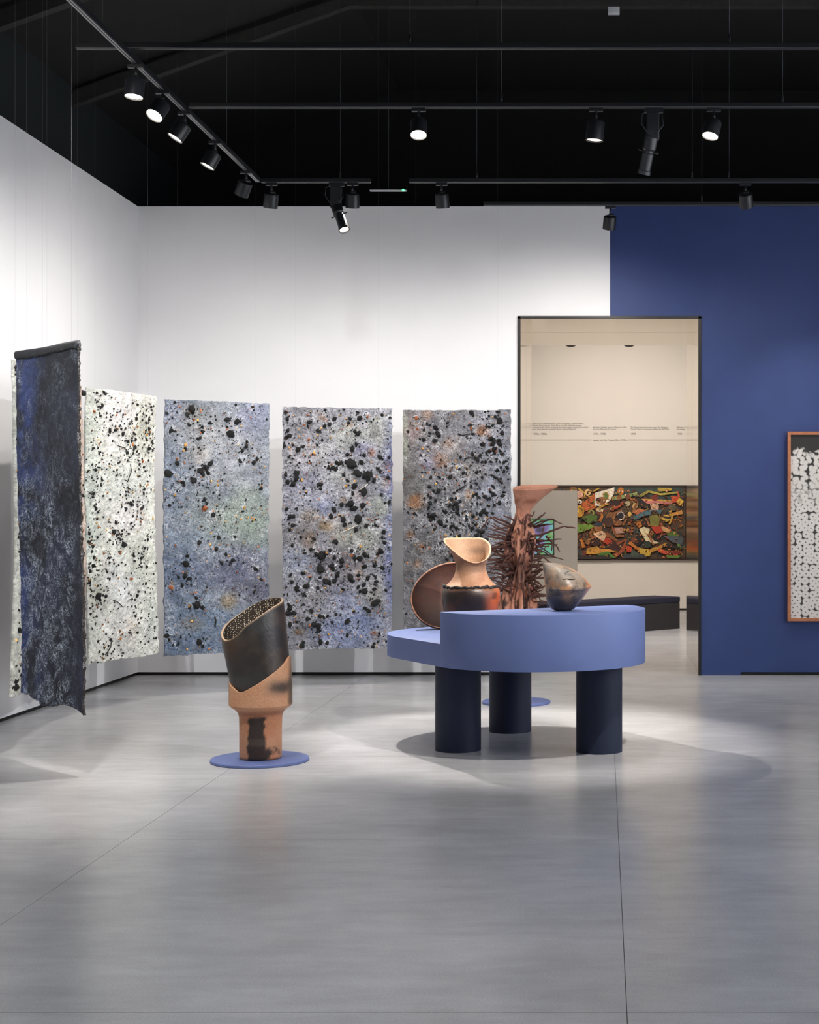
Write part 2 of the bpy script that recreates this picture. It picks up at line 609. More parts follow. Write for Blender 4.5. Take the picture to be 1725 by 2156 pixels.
# doorway lining and frame
dr = thing('door_1', 'tall open doorway lined with polished metal and edged in black', 'doorway', ((DX0 + DX1) / 2, DB, 0), kind='structure')
t = 0.012
ym = 15.25
for (x0, x1) in ((DX0, DX0 + t), (DX1 - t, DX1)):
    box('lining_panel', x0, x1, DB, ym - 0.004, 0.002, DZ - t, 'door_lining', parent=dr)
    box('lining_panel', x0, x1, ym + 0.004, DP, 0.002, DZ - t, 'door_lining', parent=dr)
box('lining_panel', DX0, DX1, DB, ym - 0.004, DZ - t, DZ, 'door_lining', parent=dr)
box('lining_panel', DX0, DX1, ym + 0.004, DP, DZ - t, DZ, 'door_lining', parent=dr)
fw = 0.026
box('frame_post', DX0 - 0.012, DX0 + fw - 0.012, DB - 0.014, DB + 0.02, 0.0, DZ + 0.008, 'door_black', parent=dr)
box('frame_post', DX1 - fw + 0.004, DX1 + 0.004, DB - 0.014, DB + 0.02, 0.0, DZ + 0.008, 'door_black', parent=dr)
box('frame_head', DX0 - 0.012, DX1 + 0.004, DB - 0.014, DB + 0.02, DZ - 0.014, DZ + 0.01, 'door_black', parent=dr)

# next room
wf = box('wall_far', -5, 5, DF, DF + 0.12, 0.03, 4.6, 'cream_paint')
structure(wf, 'cream wall of the next room seen through the doorway')
bf = box('baseboard_far', -5, 5, DF + 0.01, DF + 0.1, 0.0, 0.03, 'black_gap')
structure(bf, 'black shadow gap under the cream far wall', 'baseboard')
wfl = box('wall_far_left', -3.6, -3.48, DP, DF, 0.0, 4.6, 'cream_paint')
structure(wfl, 'cream side wall on the left of the next room')
wfr = box('wall_far_right', 4.0, 4.12, DP, DF, 0.0, 4.6, 'cream_paint')
structure(wfr, 'cream side wall on the right of the next room')
wfn = box('wall_far_near', DX1, 4.1, DP, DP + 0.05, 0.0, 4.6, 'cream_paint')
structure(wfn, 'cream wall on the next room side of the doorway')
wfn2 = box('wall_far_near_left', -3.6, DX0, DP, DP + 0.05, 0.0, 4.6, 'cream_paint')
structure(wfn2, 'cream wall left of the doorway in the next room')
cf = box('ceiling_far', -3.6, 4.1, DP, DF + 0.1, 4.6, 4.7, 'cream_paint')
structure(cf, 'pale ceiling of the next room', 'ceiling')

# dark roof: outer shell wall, sloping roof and its trusses
ow = box('wall_outer_left', -4.75, -4.6, YB - 0.2, DP, 0.0, 5.25, 'outer_wall_dark')
structure(ow, 'dark outer wall showing above the white wall at left')
ce = thing('ceiling', 'black pitched roof over the hall', 'ceiling', (0, 8, 5), kind='structure')
def roofz(x):
    return 5.12 + 0.36 * (min(x, -2.2) + 4.45)
V = []
for y in (YB - 0.3, DP):
    for x, z in ((-4.75, roofz(-4.75) + 0.14), (-2.2, roofz(-2.2) + 0.14), (XR + 0.4, roofz(0) + 0.14), (XR + 0.4, roofz(0) + 0.26), (-2.2, roofz(0) + 0.26), (-4.75, roofz(-4.75) + 0.26)):
        V.append((x, y, z))
F = [(0, 1, 2, 3, 4, 5), (11, 10, 9, 8, 7, 6)] + [(k, 6 + k, 6 + (k + 1) % 6, (k + 1) % 6) for k in range(6)]
mesh_obj('roof_deck', V, F, 'roof_black', parent=ce)
for y in (4.8, 6.9, 9.0, 11.2, 13.15):
    h = 0.10
    pts = [(-4.6, roofz(-4.6) - 0.03), (-2.2, roofz(-2.2) - 0.03), (XR, roofz(0) - 0.03), (XR, roofz(0) - 0.03 + h), (-2.2, roofz(0) - 0.03 + h), (-4.6, roofz(-4.6) + h)]
    V = [(x, y, z) for x, z in pts] + [(x, y + 0.09, z) for x, z in pts]
    F = [(0, 1, 2, 3, 4, 5), (11, 10, 9, 8, 7, 6)] + [(k, 6 + k, 6 + (k + 1) % 6, (k + 1) % 6) for k in range(6)]
    mesh_obj('roof_beam', V, F, 'beam_paint', parent=ce)
wend = box('wall_upper_back', -4.6, XR + 0.2, DP, DP + 0.12, 4.72, 6.4, 'roof_black')
structure(wend, 'black upper wall above the exhibition walls')
wer = box('wall_upper_right', XR + 0.2, XR + 0.3, YB - 0.3, DP, 0.0, 6.4, 'roof_black')
structure(wer, 'black outer wall on the right side of the hall')
wen = box('wall_upper_rear', -4.75, XR + 0.3, YB - 0.42, YB - 0.3, 0.0, 6.4, 'roof_black')
structure(wen, 'black outer wall behind the near end of the hall')

# ------------------------------------------------------------------ track rails and lamps
ZT = 4.1
TH = 0.034
def rail_cross(name, label, d, x0, x1, wires=(), z=ZT):
    r = thing(name, label, 'track rail', ((x0 + x1) / 2, d, z), group='ceiling lighting tracks')
    body = box('rail_body', x0, x1, d - 0.018, d + 0.018, z, z + TH, 'track_black', parent=r, bev=0.003)
    box('conductor_strip', x0, x1, d - 0.019, d - 0.0175, z + 0.002, z + 0.0055, 'track_steel', parent=body)
    for wx in wires:
        sw = tube('suspension_wire', [(wx, d, z + TH), (wx, d, 5.98)], 0.0018, 'dark_wire', r, seg=5)
        tube('wire_gripper', [(wx, d, z + TH), (wx, d, z + TH + 0.05)], 0.007, 'lamp_black', sw, seg=8)
    return r

D1, D2, D3, D4 = 8.66, 9.73, 11.92, 12.74
rail_cross('lighting_track', 'uppermost black lighting track running across the dark ceiling', D1, -3.0, 4.2, (-1.1, 0.72, 2.5), z=4.15)
rail_cross('lighting_track', 'second black lighting track from the top, crossing above the hall', D2, -2.65, 4.6, (-0.65, 1.15, 3.0))
rail_cross('lighting_track', 'third black track, carrying the spotlights just above the back wall edge', D3, -2.68, -1.82, (-2.06,))
rail_cross('lighting_track', 'third track continued right of the white light bar', D3, -1.52, 5.0, (-0.99, 0.70, 0.99, 2.6))
rail_cross('lighting_track', 'lowest black track along the top edge of the back wall', D4, -1.0, 5.0, (0.83, 2.7), z=4.085)
# the long track towards the camera, along the left wall
r = thing('lighting_track', 'long black lighting track running from the corner towards the viewer', 'track rail', (-2.7, 8.0, ZT), group='ceiling lighting tracks')
body = box('rail_body', -2.718, -2.682, 0.5, 11.9, ZT, ZT + TH, 'track_black', parent=r, bev=0.003)
for dx in (-0.008, 0.008):
    box('conductor_strip', -2.7 + dx - 0.003, -2.7 + dx + 0.003, 0.5, 11.88, ZT - 0.0015, ZT + 0.001, 'track_steel', parent=body)
for wy in (5.2, 8.2, 10.9):
    tube('suspension_wire', [(-2.7, wy, ZT + TH), (-2.7, wy, 5.7)], 0.0018, 'dark_wire', r, seg=5)

def lamp(label, x, d, direction, power, angle, lens='lens_bright', r=0.054, L=0.112, drop=0.055, color=WARM, blend=0.9, target=None, z=ZT):
    t = thing('track_spotlight', label, 'spotlight', (x, d, z), group='cylinder track spotlights')
    dv = Vector(direction).normalized()
    box('track_adapter', x - 0.045, x + 0.045, d - 0.014, d + 0.014, z - 0.022, z, 'lamp_black', parent=t, bev=0.003)
    piv = Vector((x, d, z - drop - 0.022))
    tube('swivel_stem', [(x, d, z - 0.02), piv], 0.009, 'lamp_black', t, seg=10)
    side = dv.cross(Vector((0, 0, 1)))
    if side.length < 0.05:
        side = Vector((1, 0, 0))
    side.normalize()
    kn = piv + side * 0.016
    lathe('swivel_knuckle', [(0.0, -0.028), (0.015, -0.028), (0.015, 0.012), (0.0, 0.012)], kn, side, 'lamp_black', t, 14)
    back = piv + dv * 0.006
    front = back + dv * L
    hs = lathe('housing', [(0.0, 0.0), (r * 0.72, 0.0), (r * 0.96, 0.006), (r, 0.012), (r, L), (r * 0.93, L), (r * 0.9, L - 0.012), (0.0, L - 0.012)], back, dv, 'lamp_black', t, 32)
    lathe('lens', [(0.0, -0.001), (r * 0.88, -0.001), (r * 0.86, 0.002), (0.0, 0.004)], front - dv * 0.010, dv, lens, hs, 28)
    if power > 0:
        s = spot(front + dv * 0.02, front + dv * 1.0, power, angle, blend, color, radius=0.03)
        s.parent = t
        s.location = Vector(s.location) - Vector(t.location)
    return t

def profile_lamp(label, x, d, direction, power, angle, lens, z=ZT):
    """framing projector: gear box on the track, swivelling barrel with lens tube and shutter levers"""
    t = thing('framing_projector', label, 'spotlight', (x, d, z), group='framing projectors on the tracks')
    dv = Vector(direction).normalized()
    box('track_adapter', x - 0.06, x + 0.06, d - 0.016, d + 0.016, z - 0.03, z, 'lamp_black', parent=t, bev=0.003)
    box('gear_box', x - 0.045, x + 0.035, d - 0.04, d + 0.04, z - 0.20, z - 0.035, 'lamp_black', parent=t, bev=0.006)
    tube('swivel_stem', [(x, d, z - 0.02), (x, d, z - 0.05)], 0.012, 'lamp_black', t, seg=10)
    p = Vector((x - 0.01, d, z - 0.16))
    tube('power_cable', [Vector((x - 0.05, d - 0.03, z - 0.03)) , Vector((x - 0.075, d - 0.05, z - 0.05)), Vector((x - 0.08, d - 0.05, z - 0.11)), Vector((x - 0.045, d - 0.05, z - 0.165)), Vector((x + 0.02, d - 0.05, z - 0.17)), Vector((x + 0.06, d - 0.05, z - 0.12)), Vector((x + 0.05, d - 0.045, z - 0.05))], 0.0035, 'dark_wire', t, seg=6)
    lathe('yoke_disc', [(0, 0), (0.032, 0), (0.032, 0.014), (0, 0.014)], p + Vector((0.0, -0.054, 0)), (0, 1, 0), 'lamp_black', t, 18)
    br = lathe('barrel', [(0, 0), (0.04, 0), (0.044, 0.01), (0.044, 0.10), (0.034, 0.11), (0.034, 0.125), (0.038, 0.13), (0.038, 0.235), (0.043, 0.24), (0.043, 0.262), (0.036, 0.262), (0.034, 0.250), (0, 0.250)], p, dv, 'lamp_black', t, 28)
    R = rot_to(dv)
    for k in range(4):
        a = math.pi / 4 + k * math.pi / 2
        u = R @ Vector((math.cos(a), math.sin(a), 0))
        q = p + dv * 0.117
        tube('shutter_lever', [q + u * 0.03, q + u * 0.066], 0.005, 'lamp_black', br, seg=6)
    fr = p + dv * 0.252
    lathe('lens', [(0, 0), (0.034, 0), (0.03, 0.003), (0, 0.005)], fr, dv, lens, br, 24)
    if power > 0:
        s = spot(p + dv * 0.275, p + dv * 2, power, angle, 0.5, WARM, radius=0.03)
        s.parent = t
        s.location = Vector(s.location) - Vector(t.location)
    return t

XT = -2.7
lamp('nearest lit cylinder spotlight on the long left track, pointing down', XT, 8.78, (-0.06, -0.12, -1), 330, 56)
lamp('brightest spotlight on the long left track, turned towards the viewer', XT, 9.32, (-0.30, -0.50, -0.80), 120, 70)
lamp('third spotlight on the long left track, tilted left with a thin lit rim', XT, 9.81, (-0.50, -0.16, -0.85), 54, 158)
lamp('fourth spotlight on the long left track, tilted towards the left wall', XT, 10.58, (-0.45, -0.12, -0.9), 54, 158)
lamp('fifth spotlight on the long left track, dark housing turned away', XT, 11.5, (-0.42, 0.36, -0.84), 54, 162)
lamp('dark spotlight hanging at the corner where two tracks meet', -2.6, D3, (-0.14, 0.28, -0.95), 64, 168, r=0.056)
profile_lamp('framing projector with a bright lens pointing down in front of the white wall', -2.09, D3, (0.33, -0.36, -0.86), 720, 44, 'lens_bright')
lamp('spotlight beside the framing projector, third track, housing seen from behind', -1.965, D3, (-0.05, 0.28, -0.95), 64, 168)
lamp('lone spotlight on the third track above the middle of the white wall', -1.266, D3, (0.05, 0.28, -0.95), 77, 168)
lamp('glaring lit spotlight in the middle of the second track', -1.18, D2, (0.04, -0.40, -0.92), 45, 60)
lamp('dimly glowing spotlight on the second track, pointing straight down', -0.045, D2, (-0.08, 0.0, -1), 90, 56, lens='lens_soft', r=0.057, L=0.125)
profile_lamp('dark framing projector with looped cable on the second track', 0.325, D2, (-0.20, 0.30, -0.95), 260, 40, 'lens_off')
lamp('tilted lit spotlight at the right end of the second track', 0.71, D2, (-0.22, -0.26, -0.93), 30, 60)
lamp('dark spotlight on the third track in front of the blue wall', 1.118, D3, (0.12, 0.55, -0.85), 65, 120)
lamp('lowest spotlight, hanging where the white wall meets the blue wall', 0.062, D4, (-0.1, 0.40, -0.9), 90, 150, z=4.085)

# slim white emergency bar between the two halves of the third track
eb = thing('emergency_light', 'slim white light bar with a green pilot lamp under the ceiling', 'light', (-1.68, 11.9, 4.03))
box('bar', -1.825, -1.54, 11.885, 11.915, 4.030, 4.040, 'fitting_white', parent=eb, bev=0.002)
lathe('pilot_lamp', [(0, -0.008), (0.008, -0.008), (0.008, 0.004), (0.004, 0.008), (0, 0.009)], (-1.562, 11.878, 4.034), (0, -1, 0), 'led_green', eb, 12)
tube('hanger', [(-1.68, 11.9, 4.04), (-1.68, 11.9, 5.98)], 0.0015, 'dark_wire', eb, seg=5)
# small white junction fittings
jb = box('junction_box', -2.51, -2.455, DB - 0.03, DB, 4.35, 4.385, 'fitting_white', bev=0.003)
tag(jb, 'small white junction box on the top edge of the white wall', 'junction box')
wd = wpt(1293, 18, 13.15)
jb2 = box('sensor_box', wd.x - 0.05, wd.x + 0.05, 13.16, 13.22, roofz(0) - 0.09, roofz(0) - 0.032, 'fitting_white', bev=0.004)
tag(jb2, 'small grey sensor box under the flat roof beam', 'sensor')
# ------------------------------------------------------------------ hanging panels
speckled('crust_blue', 0.9, 0.75, wscale=38, dscale=36, wcol=(228, 230, 234))
speckled('crust_mixed', 1.0, 0.85, wscale=34, dscale=34)
speckled('crust_grey', 0.9, 0.7, wscale=40, dscale=38)
speckled('crust_white', 0.9, 0.4, wscale=45, dscale=45, wcol=(248, 246, 244), dcol=(90, 92, 84))
speckled('back_navy', 0.95, 0.35, wscale=48, dscale=80, wcol=(172, 184, 198), dcol=(22, 23, 28), bump=0.3)
painted('canvas_back', 0.9, 0.2)

def rock(seed, n=3):
    """a broken lump with flat facets"""
    bm = bmesh.new()
    bmesh.ops.create_icosphere(bm, subdivisions=1, radius=1.0)
    rr = random.Random(seed)
    for v in bm.verts:
        k = rr.uniform(0.68, 1.22)
        v.co = Vector((v.co.x * k, v.co.y * k * 0.8, v.co.z * k))
    me = bpy.data.meshes.new('lump_mesh')
    bm.to_mesh(me)
    bm.free()
    return me

ROCKS = {m: [rock(s + 10 * i) for s in range(4)] for i, m in enumerate(('charcoal', 'rust_lump', 'ochre_lump'))}
for m, L in ROCKS.items():
    for me in L:
        me.materials.append(MATS[m])
ICO = ROCKS['charcoal'][0]
ICO_V = np.array([v.co[:] for v in ICO.vertices])
ICO_F = np.array([p.vertices[:] for p in ICO.polygons])
# small low-poly grain for the joined grit
_bm = bmesh.new(); bmesh.ops.create_icosphere(_bm, subdivisions=1, radius=1.0)
bmesh.ops.dissolve_limit(_bm, angle_limit=0.01, verts=_bm.verts, edges=_bm.edges)
_bm.free()
G_V = np.array([(0, 0, 1), (0, 0, -1), (1, 0, 0.1), (0.3, 0.95, -0.1), (-0.8, 0.6, 0.15), (-0.8, -0.6, -0.1), (0.3, -0.95, 0.05)])
G_F = [(0, 2, 3), (0, 3, 4), (0, 4, 5), (0, 5, 6), (0, 6, 2), (1, 3, 2), (1, 4, 3), (1, 5, 4), (1, 6, 5), (1, 2, 6)]

def panel(label, A, B, zt, zb, base, blobs, lumps, zoom, mat, seed, nsmall=400, sag=None, backcol=None, backmat='canvas_back',
          grit_cols=((22, 21, 21), (150, 84, 44), (190, 140, 70)), grit_p=(0.7, 0.15, 0.15), wave=0.012, twigs=(), hem=False, smallr=(0.003, 0.011), bright_edges=None):
    A, B = np.array(A, float), np.array(B, float)
    dirv = (B - A); W = np.linalg.norm(dirv); u = dirv / W
    nrm = np.array([u[1], -u[0]])
    H = zt - zb
    root = thing('hanging_panel', label, 'wall hanging', ((A[0] + B[0]) / 2, (A[1] + B[1]) / 2, zb), group='crusted panels hung in an arc')
    step = 0.0062
    nu, nv = int(W / step) + 1, int(H / step) + 1
    uu = np.linspace(0, 1, nu); vv = np.linspace(0, 1, nv)
    U, Vv = np.meshgrid(uu, vv)
    U, Vv = U.ravel(), Vv.ravel()
    q = np.stack([U * W, Vv * H, np.full_like(U, seed * 3.7)], 1)
    # ragged outline
    eL = (fbm(np.stack([Vv * H, 0 * U, 0 * U + seed], 1), 18, seed) - 0.5) * 0.022
    eR = (fbm(np.stack([Vv * H, 0 * U, 0 * U + seed + 9], 1), 18, seed + 3) - 0.5) * 0.022
    eB = (fbm(np.stack([U * W, 0 * U, 0 * U + seed + 5], 1), 16, seed + 5) - 0.5) * 0.03
    eT = (fbm(np.stack([U * W, 0 * U, 0 * U + seed + 7], 1), 22, seed + 7) - 0.5) * 0.014
    su = U * W + eL * sstep(0.06, 0, U) + eR * sstep(0.94, 1, U)
    zz = zb + Vv * H + eB * sstep(0.04, 0, Vv) + eT * sstep(0.97, 1, Vv)
    if sag is not None:
        zz = zz + sag(U) * (1 - Vv)
    rel = (fbm(q, 9, seed, 5) - 0.5) * 0.024 + (fbm(q, 55, seed + 4, 2) - 0.5) * 0.016
    bend = wave * np.sin(U * math.pi * 2 + seed + Vv * 3) + wave * 0.7 * np.sin(Vv * 5 + seed)
    off = 0.008 + rel
    X = A[0] + u[0] * su + nrm[0] * (off + bend)
    Y = A[1] + u[1] * su + nrm[1] * (off + bend)
    Pf = np.stack([X, Y, zz], 1)
    offb = -0.010 + (fbm(q, 7, seed + 21, 3) - 0.5) * 0.012
    Pb = np.stack([A[0] + u[0] * su + nrm[0] * (offb + bend), A[1] + u[1] * su + nrm[1] * (offb + bend), zz], 1)
    # pigment
    s, ox, oy = zoom
    ppx = PX0 + FPX * X / Y
    ppy = PY0 - FPX * (zz - HCAM) / Y
    zx, zy = (ppx - ox) * s, (ppy - oy) * s
    C = np.tile(np.array(base, float), (len(U), 1))
    wob = (fbm(q, 6, seed + 30, 6) - 0.5) * 2.6
    for (bx, by, rx, ry, col, wt) in blobs:
        dd = np.sqrt(((zx - bx) / rx) ** 2 + ((zy - by) / ry) ** 2) + wob * 0.7
        g_ = float(np.mean(col)); col = np.array(col) * 0.72 + g_ * 0.28
        C = mixc(C, col * 0.96, wt * sstep(1.45, 0.15, dd))
    # flecks gather around the lumps and in drifts
    ssz = np.stack([U * W, zz], 1)
    dl = np.zeros(len(U))
    for L in lumps:
        r_ = np.array([(L[0] / s + ox - PX0) / FPX, 1.0])
        ss_, tt_ = np.linalg.solve(np.array([[u[0], -r_[0]], [u[1], -r_[1]]]), -A)
        zl_ = HCAM - (L[1] / s + oy - PY0) * tt_ / FPX
        dl += np.exp(-((ssz[:, 0] - ss_) ** 2 + (ssz[:, 1] - zl_) ** 2) / 0.045 ** 2)
    alpha = np.clip(0.25 + 1.5 * (fbm(q, 4, seed + 70, 5) - 0.42) + 0.35 * np.clip(dl, 0, 1.5), 0.12, 1)
    mot = fbm(q, 14, seed + 40, 4) - 0.5
    C = C * (1 + 0.55 * mot)[:, None]
    if mat != 'crust_white':
        C = C * np.array([0.90, 0.905, 0.885] if mat == 'crust_blue' else [0.91, 0.89, 0.90])
    fine = vnoise(q, 150, seed + 50) - 0.5
    C = C * (1 + 0.25 * fine)[:, None]
    idx = np.arange(nu * nv).reshape(nv, nu)
    a, b_, c_, d_ = idx[:-1, :-1].ravel(), idx[:-1, 1:].ravel(), idx[1:, 1:].ravel(), idx[1:, :-1].ravel()
    Ff = np.stack([a, b_, c_, d_], 1)
    # front sheet with its rim turned back
    rim = np.concatenate([idx[0, :], idx[1:, -1], idx[-1, -2::-1], idx[-2:0:-1, 0]])
    nf = len(Pf)
    V = np.concatenate([Pf, Pb[rim]])
    F = Ff.tolist()
    m = len(rim)
    for k in range(m):
        k2 = (k + 1) % m
        F.append((int(rim[k]), nf + k, nf + k2, int(rim[k2])))
    C = np.concatenate([C, alpha[:, None]], 1)
    Cr = C[rim].copy(); Cr[:, :3] *= 0.8
    Cc = np.concatenate([C, Cr])
    mesh_obj('crusted_face', V, F, mat, root, smooth=True, cols=Cc)
    # back of the sheet
    st = 3 if backcol is None else 1
    ii = idx[::st, ::st] if (st == 1) else idx[np.r_[0:nv - 1:st, nv - 1]][:, np.r_[0:nu - 1:st, nu - 1]]
    n2, n1 = ii.shape
    Vb = Pb[ii.ravel()]
    j = np.arange(n1 * n2).reshape(n2, n1)
    Fb = np.stack([j[:-1, :-1].ravel(), j[1:, :-1].ravel(), j[1:, 1:].ravel(), j[:-1, 1:].ravel()], 1)
    if backcol is None:
        Cb = np.tile(np.array((96, 92, 88), float), (len(Vb), 1)) * (1 + 0.3 * (fbm(q[ii.ravel()], 12, seed + 60) - 0.5))[:, None]
    else:
        Cb = backcol(q[ii.ravel()], zx[ii.ravel()], zy[ii.ravel()])
    mesh_obj('backing_cloth', Vb, Fb.tolist(), backmat, root, smooth=True, cols=Cb)
    # broken lumps pressed into the face
    Pg = Pf.reshape(nv, nu, 3)
    def on_face(px, py):
        # where the sight line through that place of the photograph meets the panel
        r = np.array([(px - PX0) / FPX, 1.0])
        # A + u*s = r*t
        M = np.array([[u[0], -r[0]], [u[1], -r[1]]])
        ss, tt = np.linalg.solve(M, -A)
        z = HCAM - (py - PY0) * tt / FPX
        return ss / W, (z - zb) / H, tt
    def surf(fu, fv):
        i = int(np.clip(fv, 0, 1) * (nv - 1)); k = int(np.clip(fu, 0, 1) * (nu - 1))
        return Pg[i, k]
    dens = []
    rr = random.Random(seed)
    rl = np.array(root.location)
    for L in lumps:
        lx, ly, lr = L[:3]
        mk = L[3] if len(L) > 3 else 'charcoal'
        fu, fv, tt = on_face(lx / s + ox, ly / s + oy)
        if not (-0.005 < fu < 1.005 and 0.0 < fv < 1.0):
            continue
        rad = 1.18 * lr / s * tt / FPX
        p = surf(fu, fv)
        me = rr.choice(ROCKS[mk])
        o = bpy.data.objects.new('charcoal_lump' if mk == 'charcoal' else 'rust_lump' if mk == 'rust_lump' else 'ochre_lump', me)
        COL.objects.link(o)
        o.parent = root
        o.location = (p - rl + np.array([nrm[0], nrm[1], 0]) * rad * 0.25).tolist()
        o.rotation_euler = (rr.uniform(0, 6.28), rr.uniform(0, 6.28), rr.uniform(0, 6.28))
        o.scale = (rad * rr.uniform(0.85, 1.1), rad * rr.uniform(0.7, 0.95), rad * rr.uniform(0.9, 1.25))
        dens.append((fu, fv, rad))
    # loose grit between the lumps, too fine to pick apart
    Vs, Fs, Cs = [], [], []
    cnt = 0
    dn = np.array(dens) if dens else np.zeros((0, 3))
    while cnt < nsmall:
        if len(dn) and rr.random() < 0.66:
            k = rr.randrange(len(dn))
            fu = dn[k, 0] + rr.gauss(0, 0.055); fv = dn[k, 1] + rr.gauss(0, 0.026)
            ci = 0 if rr.random() < 0.85 else rr.choice((1, 2))
        else:
            fu, fv = rr.random(), rr.random()
            x = rr.random()
            ci = 0 if x < grit_p[0] else 1 if x < grit_p[0] + grit_p[1] else 2
        if not (0.01 < fu < 0.99 and 0.01 < fv < 0.99):
            continue
        rad = smallr[0] + (smallr[1] - smallr[0]) * rr.random() ** 2
        p = surf(fu, fv) + np.array([nrm[0], nrm[1], 0]) * rad * 0.3
        R = np.array(Matrix.Rotation(rr.uniform(0, 6.28), 3, (rr.random(), rr.random(), rr.random() + 0.1)))
        Vs.append((G_V * np.array([1, 0.8, rr.uniform(0.9, 1.6)])) @ R.T * rad + p)
        Fs += [tuple(i + cnt * 7 for i in f) for f in G_F]
        k = rr.uniform(0.6, 1.4)
        Cs.append(np.tile(np.array(grit_cols[ci], float) * k, (7, 1)))
        cnt += 1
    if cnt:
        go = mesh_obj('grit', np.concatenate(Vs), Fs, 'grit_paint', root, cols=np.concatenate(Cs))
        go['kind'] = 'stuff'
    for tw in twigs:
        pts = []
        for (x, y) in tw[0]:
            fu, fv, tt = on_face(x / s + ox, y / s + oy)
            p = surf(fu, fv)
            pts.append(Vector(p) + Vector((nrm[0], nrm[1], 0)) * 0.006)
        tube('pressed_twig', pts, tw[1], tw[2], root, seg=5)
    # hanging rod and wires
    e0 = Vector((A[0] + u[0] * 0.0, A[1] + u[1] * 0.0, zt - 0.006)) - Vector((nrm[0], nrm[1], 0)) * 0.006
    e1 = Vector((A[0] + u[0] * W, A[1] + u[1] * W, zt - 0.006)) - Vector((nrm[0], nrm[1], 0)) * 0.006
    for fu in (0.12, 0.88):
        p = Vector(surf(fu, 1.0)) - Vector((nrm[0], nrm[1], 0)) * 0.008
        ztop = roofz(p.x) + 0.145
        tube('hanging_wire', [p, Vector((p.x, p.y, ztop))], 0.00035, 'wire_steel', root, seg=4)
    if hem:
        V, F = box_vf(0, W, -0.014, 0.004, -0.055, 0.004)
        Vw = [(A[0] + u[0] * x - nrm[0] * (-y) , A[1] + u[1] * x - nrm[1] * (-y), zt + z) for x, y, z in V]
        wv = [bend[idx[-1, int(np.clip(v[0] / W, 0, 1) * (nu - 1))]] for v in V]
        Vw = [(a_ + nrm[0] * w_, b2 + nrm[1] * w_, c2) for (a_, b2, c2), w_ in zip(Vw, wv)]
    return root

painted('grit_paint', 0.8, 0.0)

Z3 = (3.382, 330, 830)
P3_L = [(240,105,32),(210,145,20),(75,130,14),(125,52,12),(500,180,22),(575,190,20),(515,285,28),(540,295,16),(105,255,14),(125,262,10),(320,270,14),(305,310,12),(320,230,14),(285,315,12),(345,520,26),(310,545,22),(375,495,20),(330,565,16),(150,490,18),(78,560,26),(188,625,18),(195,645,14),(265,610,20),(245,590,12),(200,385,12),(690,485,16),(715,455,14),(590,470,16),(610,400,14),(645,335,12),(340,750,14),(355,775,12),(400,855,18),(452,858,10),(310,1050,16),(425,1100,16),(440,1020,14),(215,1205,24),(225,1150,16),(205,1290,22),(235,1310,18),(160,1300,12),(185,1360,18),(105,1370,16,'rust_lump'),(285,1500,28),(330,1515,16),(75,1715,16),(90,1745,12),(310,1760,22),(160,1775,12),(490,1135,14),(540,1180,16),(520,1200,12),(590,1430,10),(690,1410,10),(745,1320,12),(745,670,14),(565,75,10),(685,85,10),(342,812,24,'rust_lump'),(200,362,12,'ochre_lump'),(260,180,10,'rust_lump'),(435,640,10,'ochre_lump'),(625,800,11,'ochre_lump'),(130,712,10,'ochre_lump'),(690,890,10,'ochre_lump'),(230,215,16),(370,205,14),(130,330,10),(295,380,10),(500,230,12),(400,700,10),(640,370,12),(600,480,12),(360,560,16),(285,1445,14),(240,1525,12),(330,1790,12),(460,1200,12),(700,1240,14),(95,790,10),(560,1010,10)]
P3_B = [(420,300,420,240,(196,196,206),0.85),(700,170,160,180,(150,156,200),0.7),(110,100,120,120,(140,150,190),0.7),(90,600,160,300,(120,136,166),0.9),(560,560,330,190,(176,178,196),0.7),(560,880,300,230,(160,176,164),0.9),(720,1010,120,110,(150,168,156),0.7),(330,930,150,130,(150,160,166),0.6),(150,1050,240,180,(128,146,176),0.8),(640,1330,260,240,(92,90,120),0.85),(450,1280,250,180,(110,118,156),0.7),(120,1330,240,250,(96,116,156),0.8),(330,1640,330,240,(104,130,170),0.85),(520,1460,80,70,(176,132,66),0.7),(250,1640,90,60,(160,120,70),0.35),(160,1790,260,90,(70,100,150),0.7),(310,430,80,70,(214,200,190),0.6),(300,130,120,70,(120,112,96),0.4)]
P3_T = [([(415,1580),(425,1610),(415,1650)], 0.006, 'twig_dark'), ([(580,420),(620,380),(650,330)], 0.004, 'twig_dark')]
panel('blue and pale grey crusted panel with few lumps, behind the tall perforated vessel', (-3.598, 12.46), (-2.84, 12.92), 2.443, 0.342, (134, 142, 158), P3_B, P3_L, Z3, 'crust_blue', 3, nsmall=1000, grit_p=(0.5, 0.2, 0.3), twigs=P3_T)

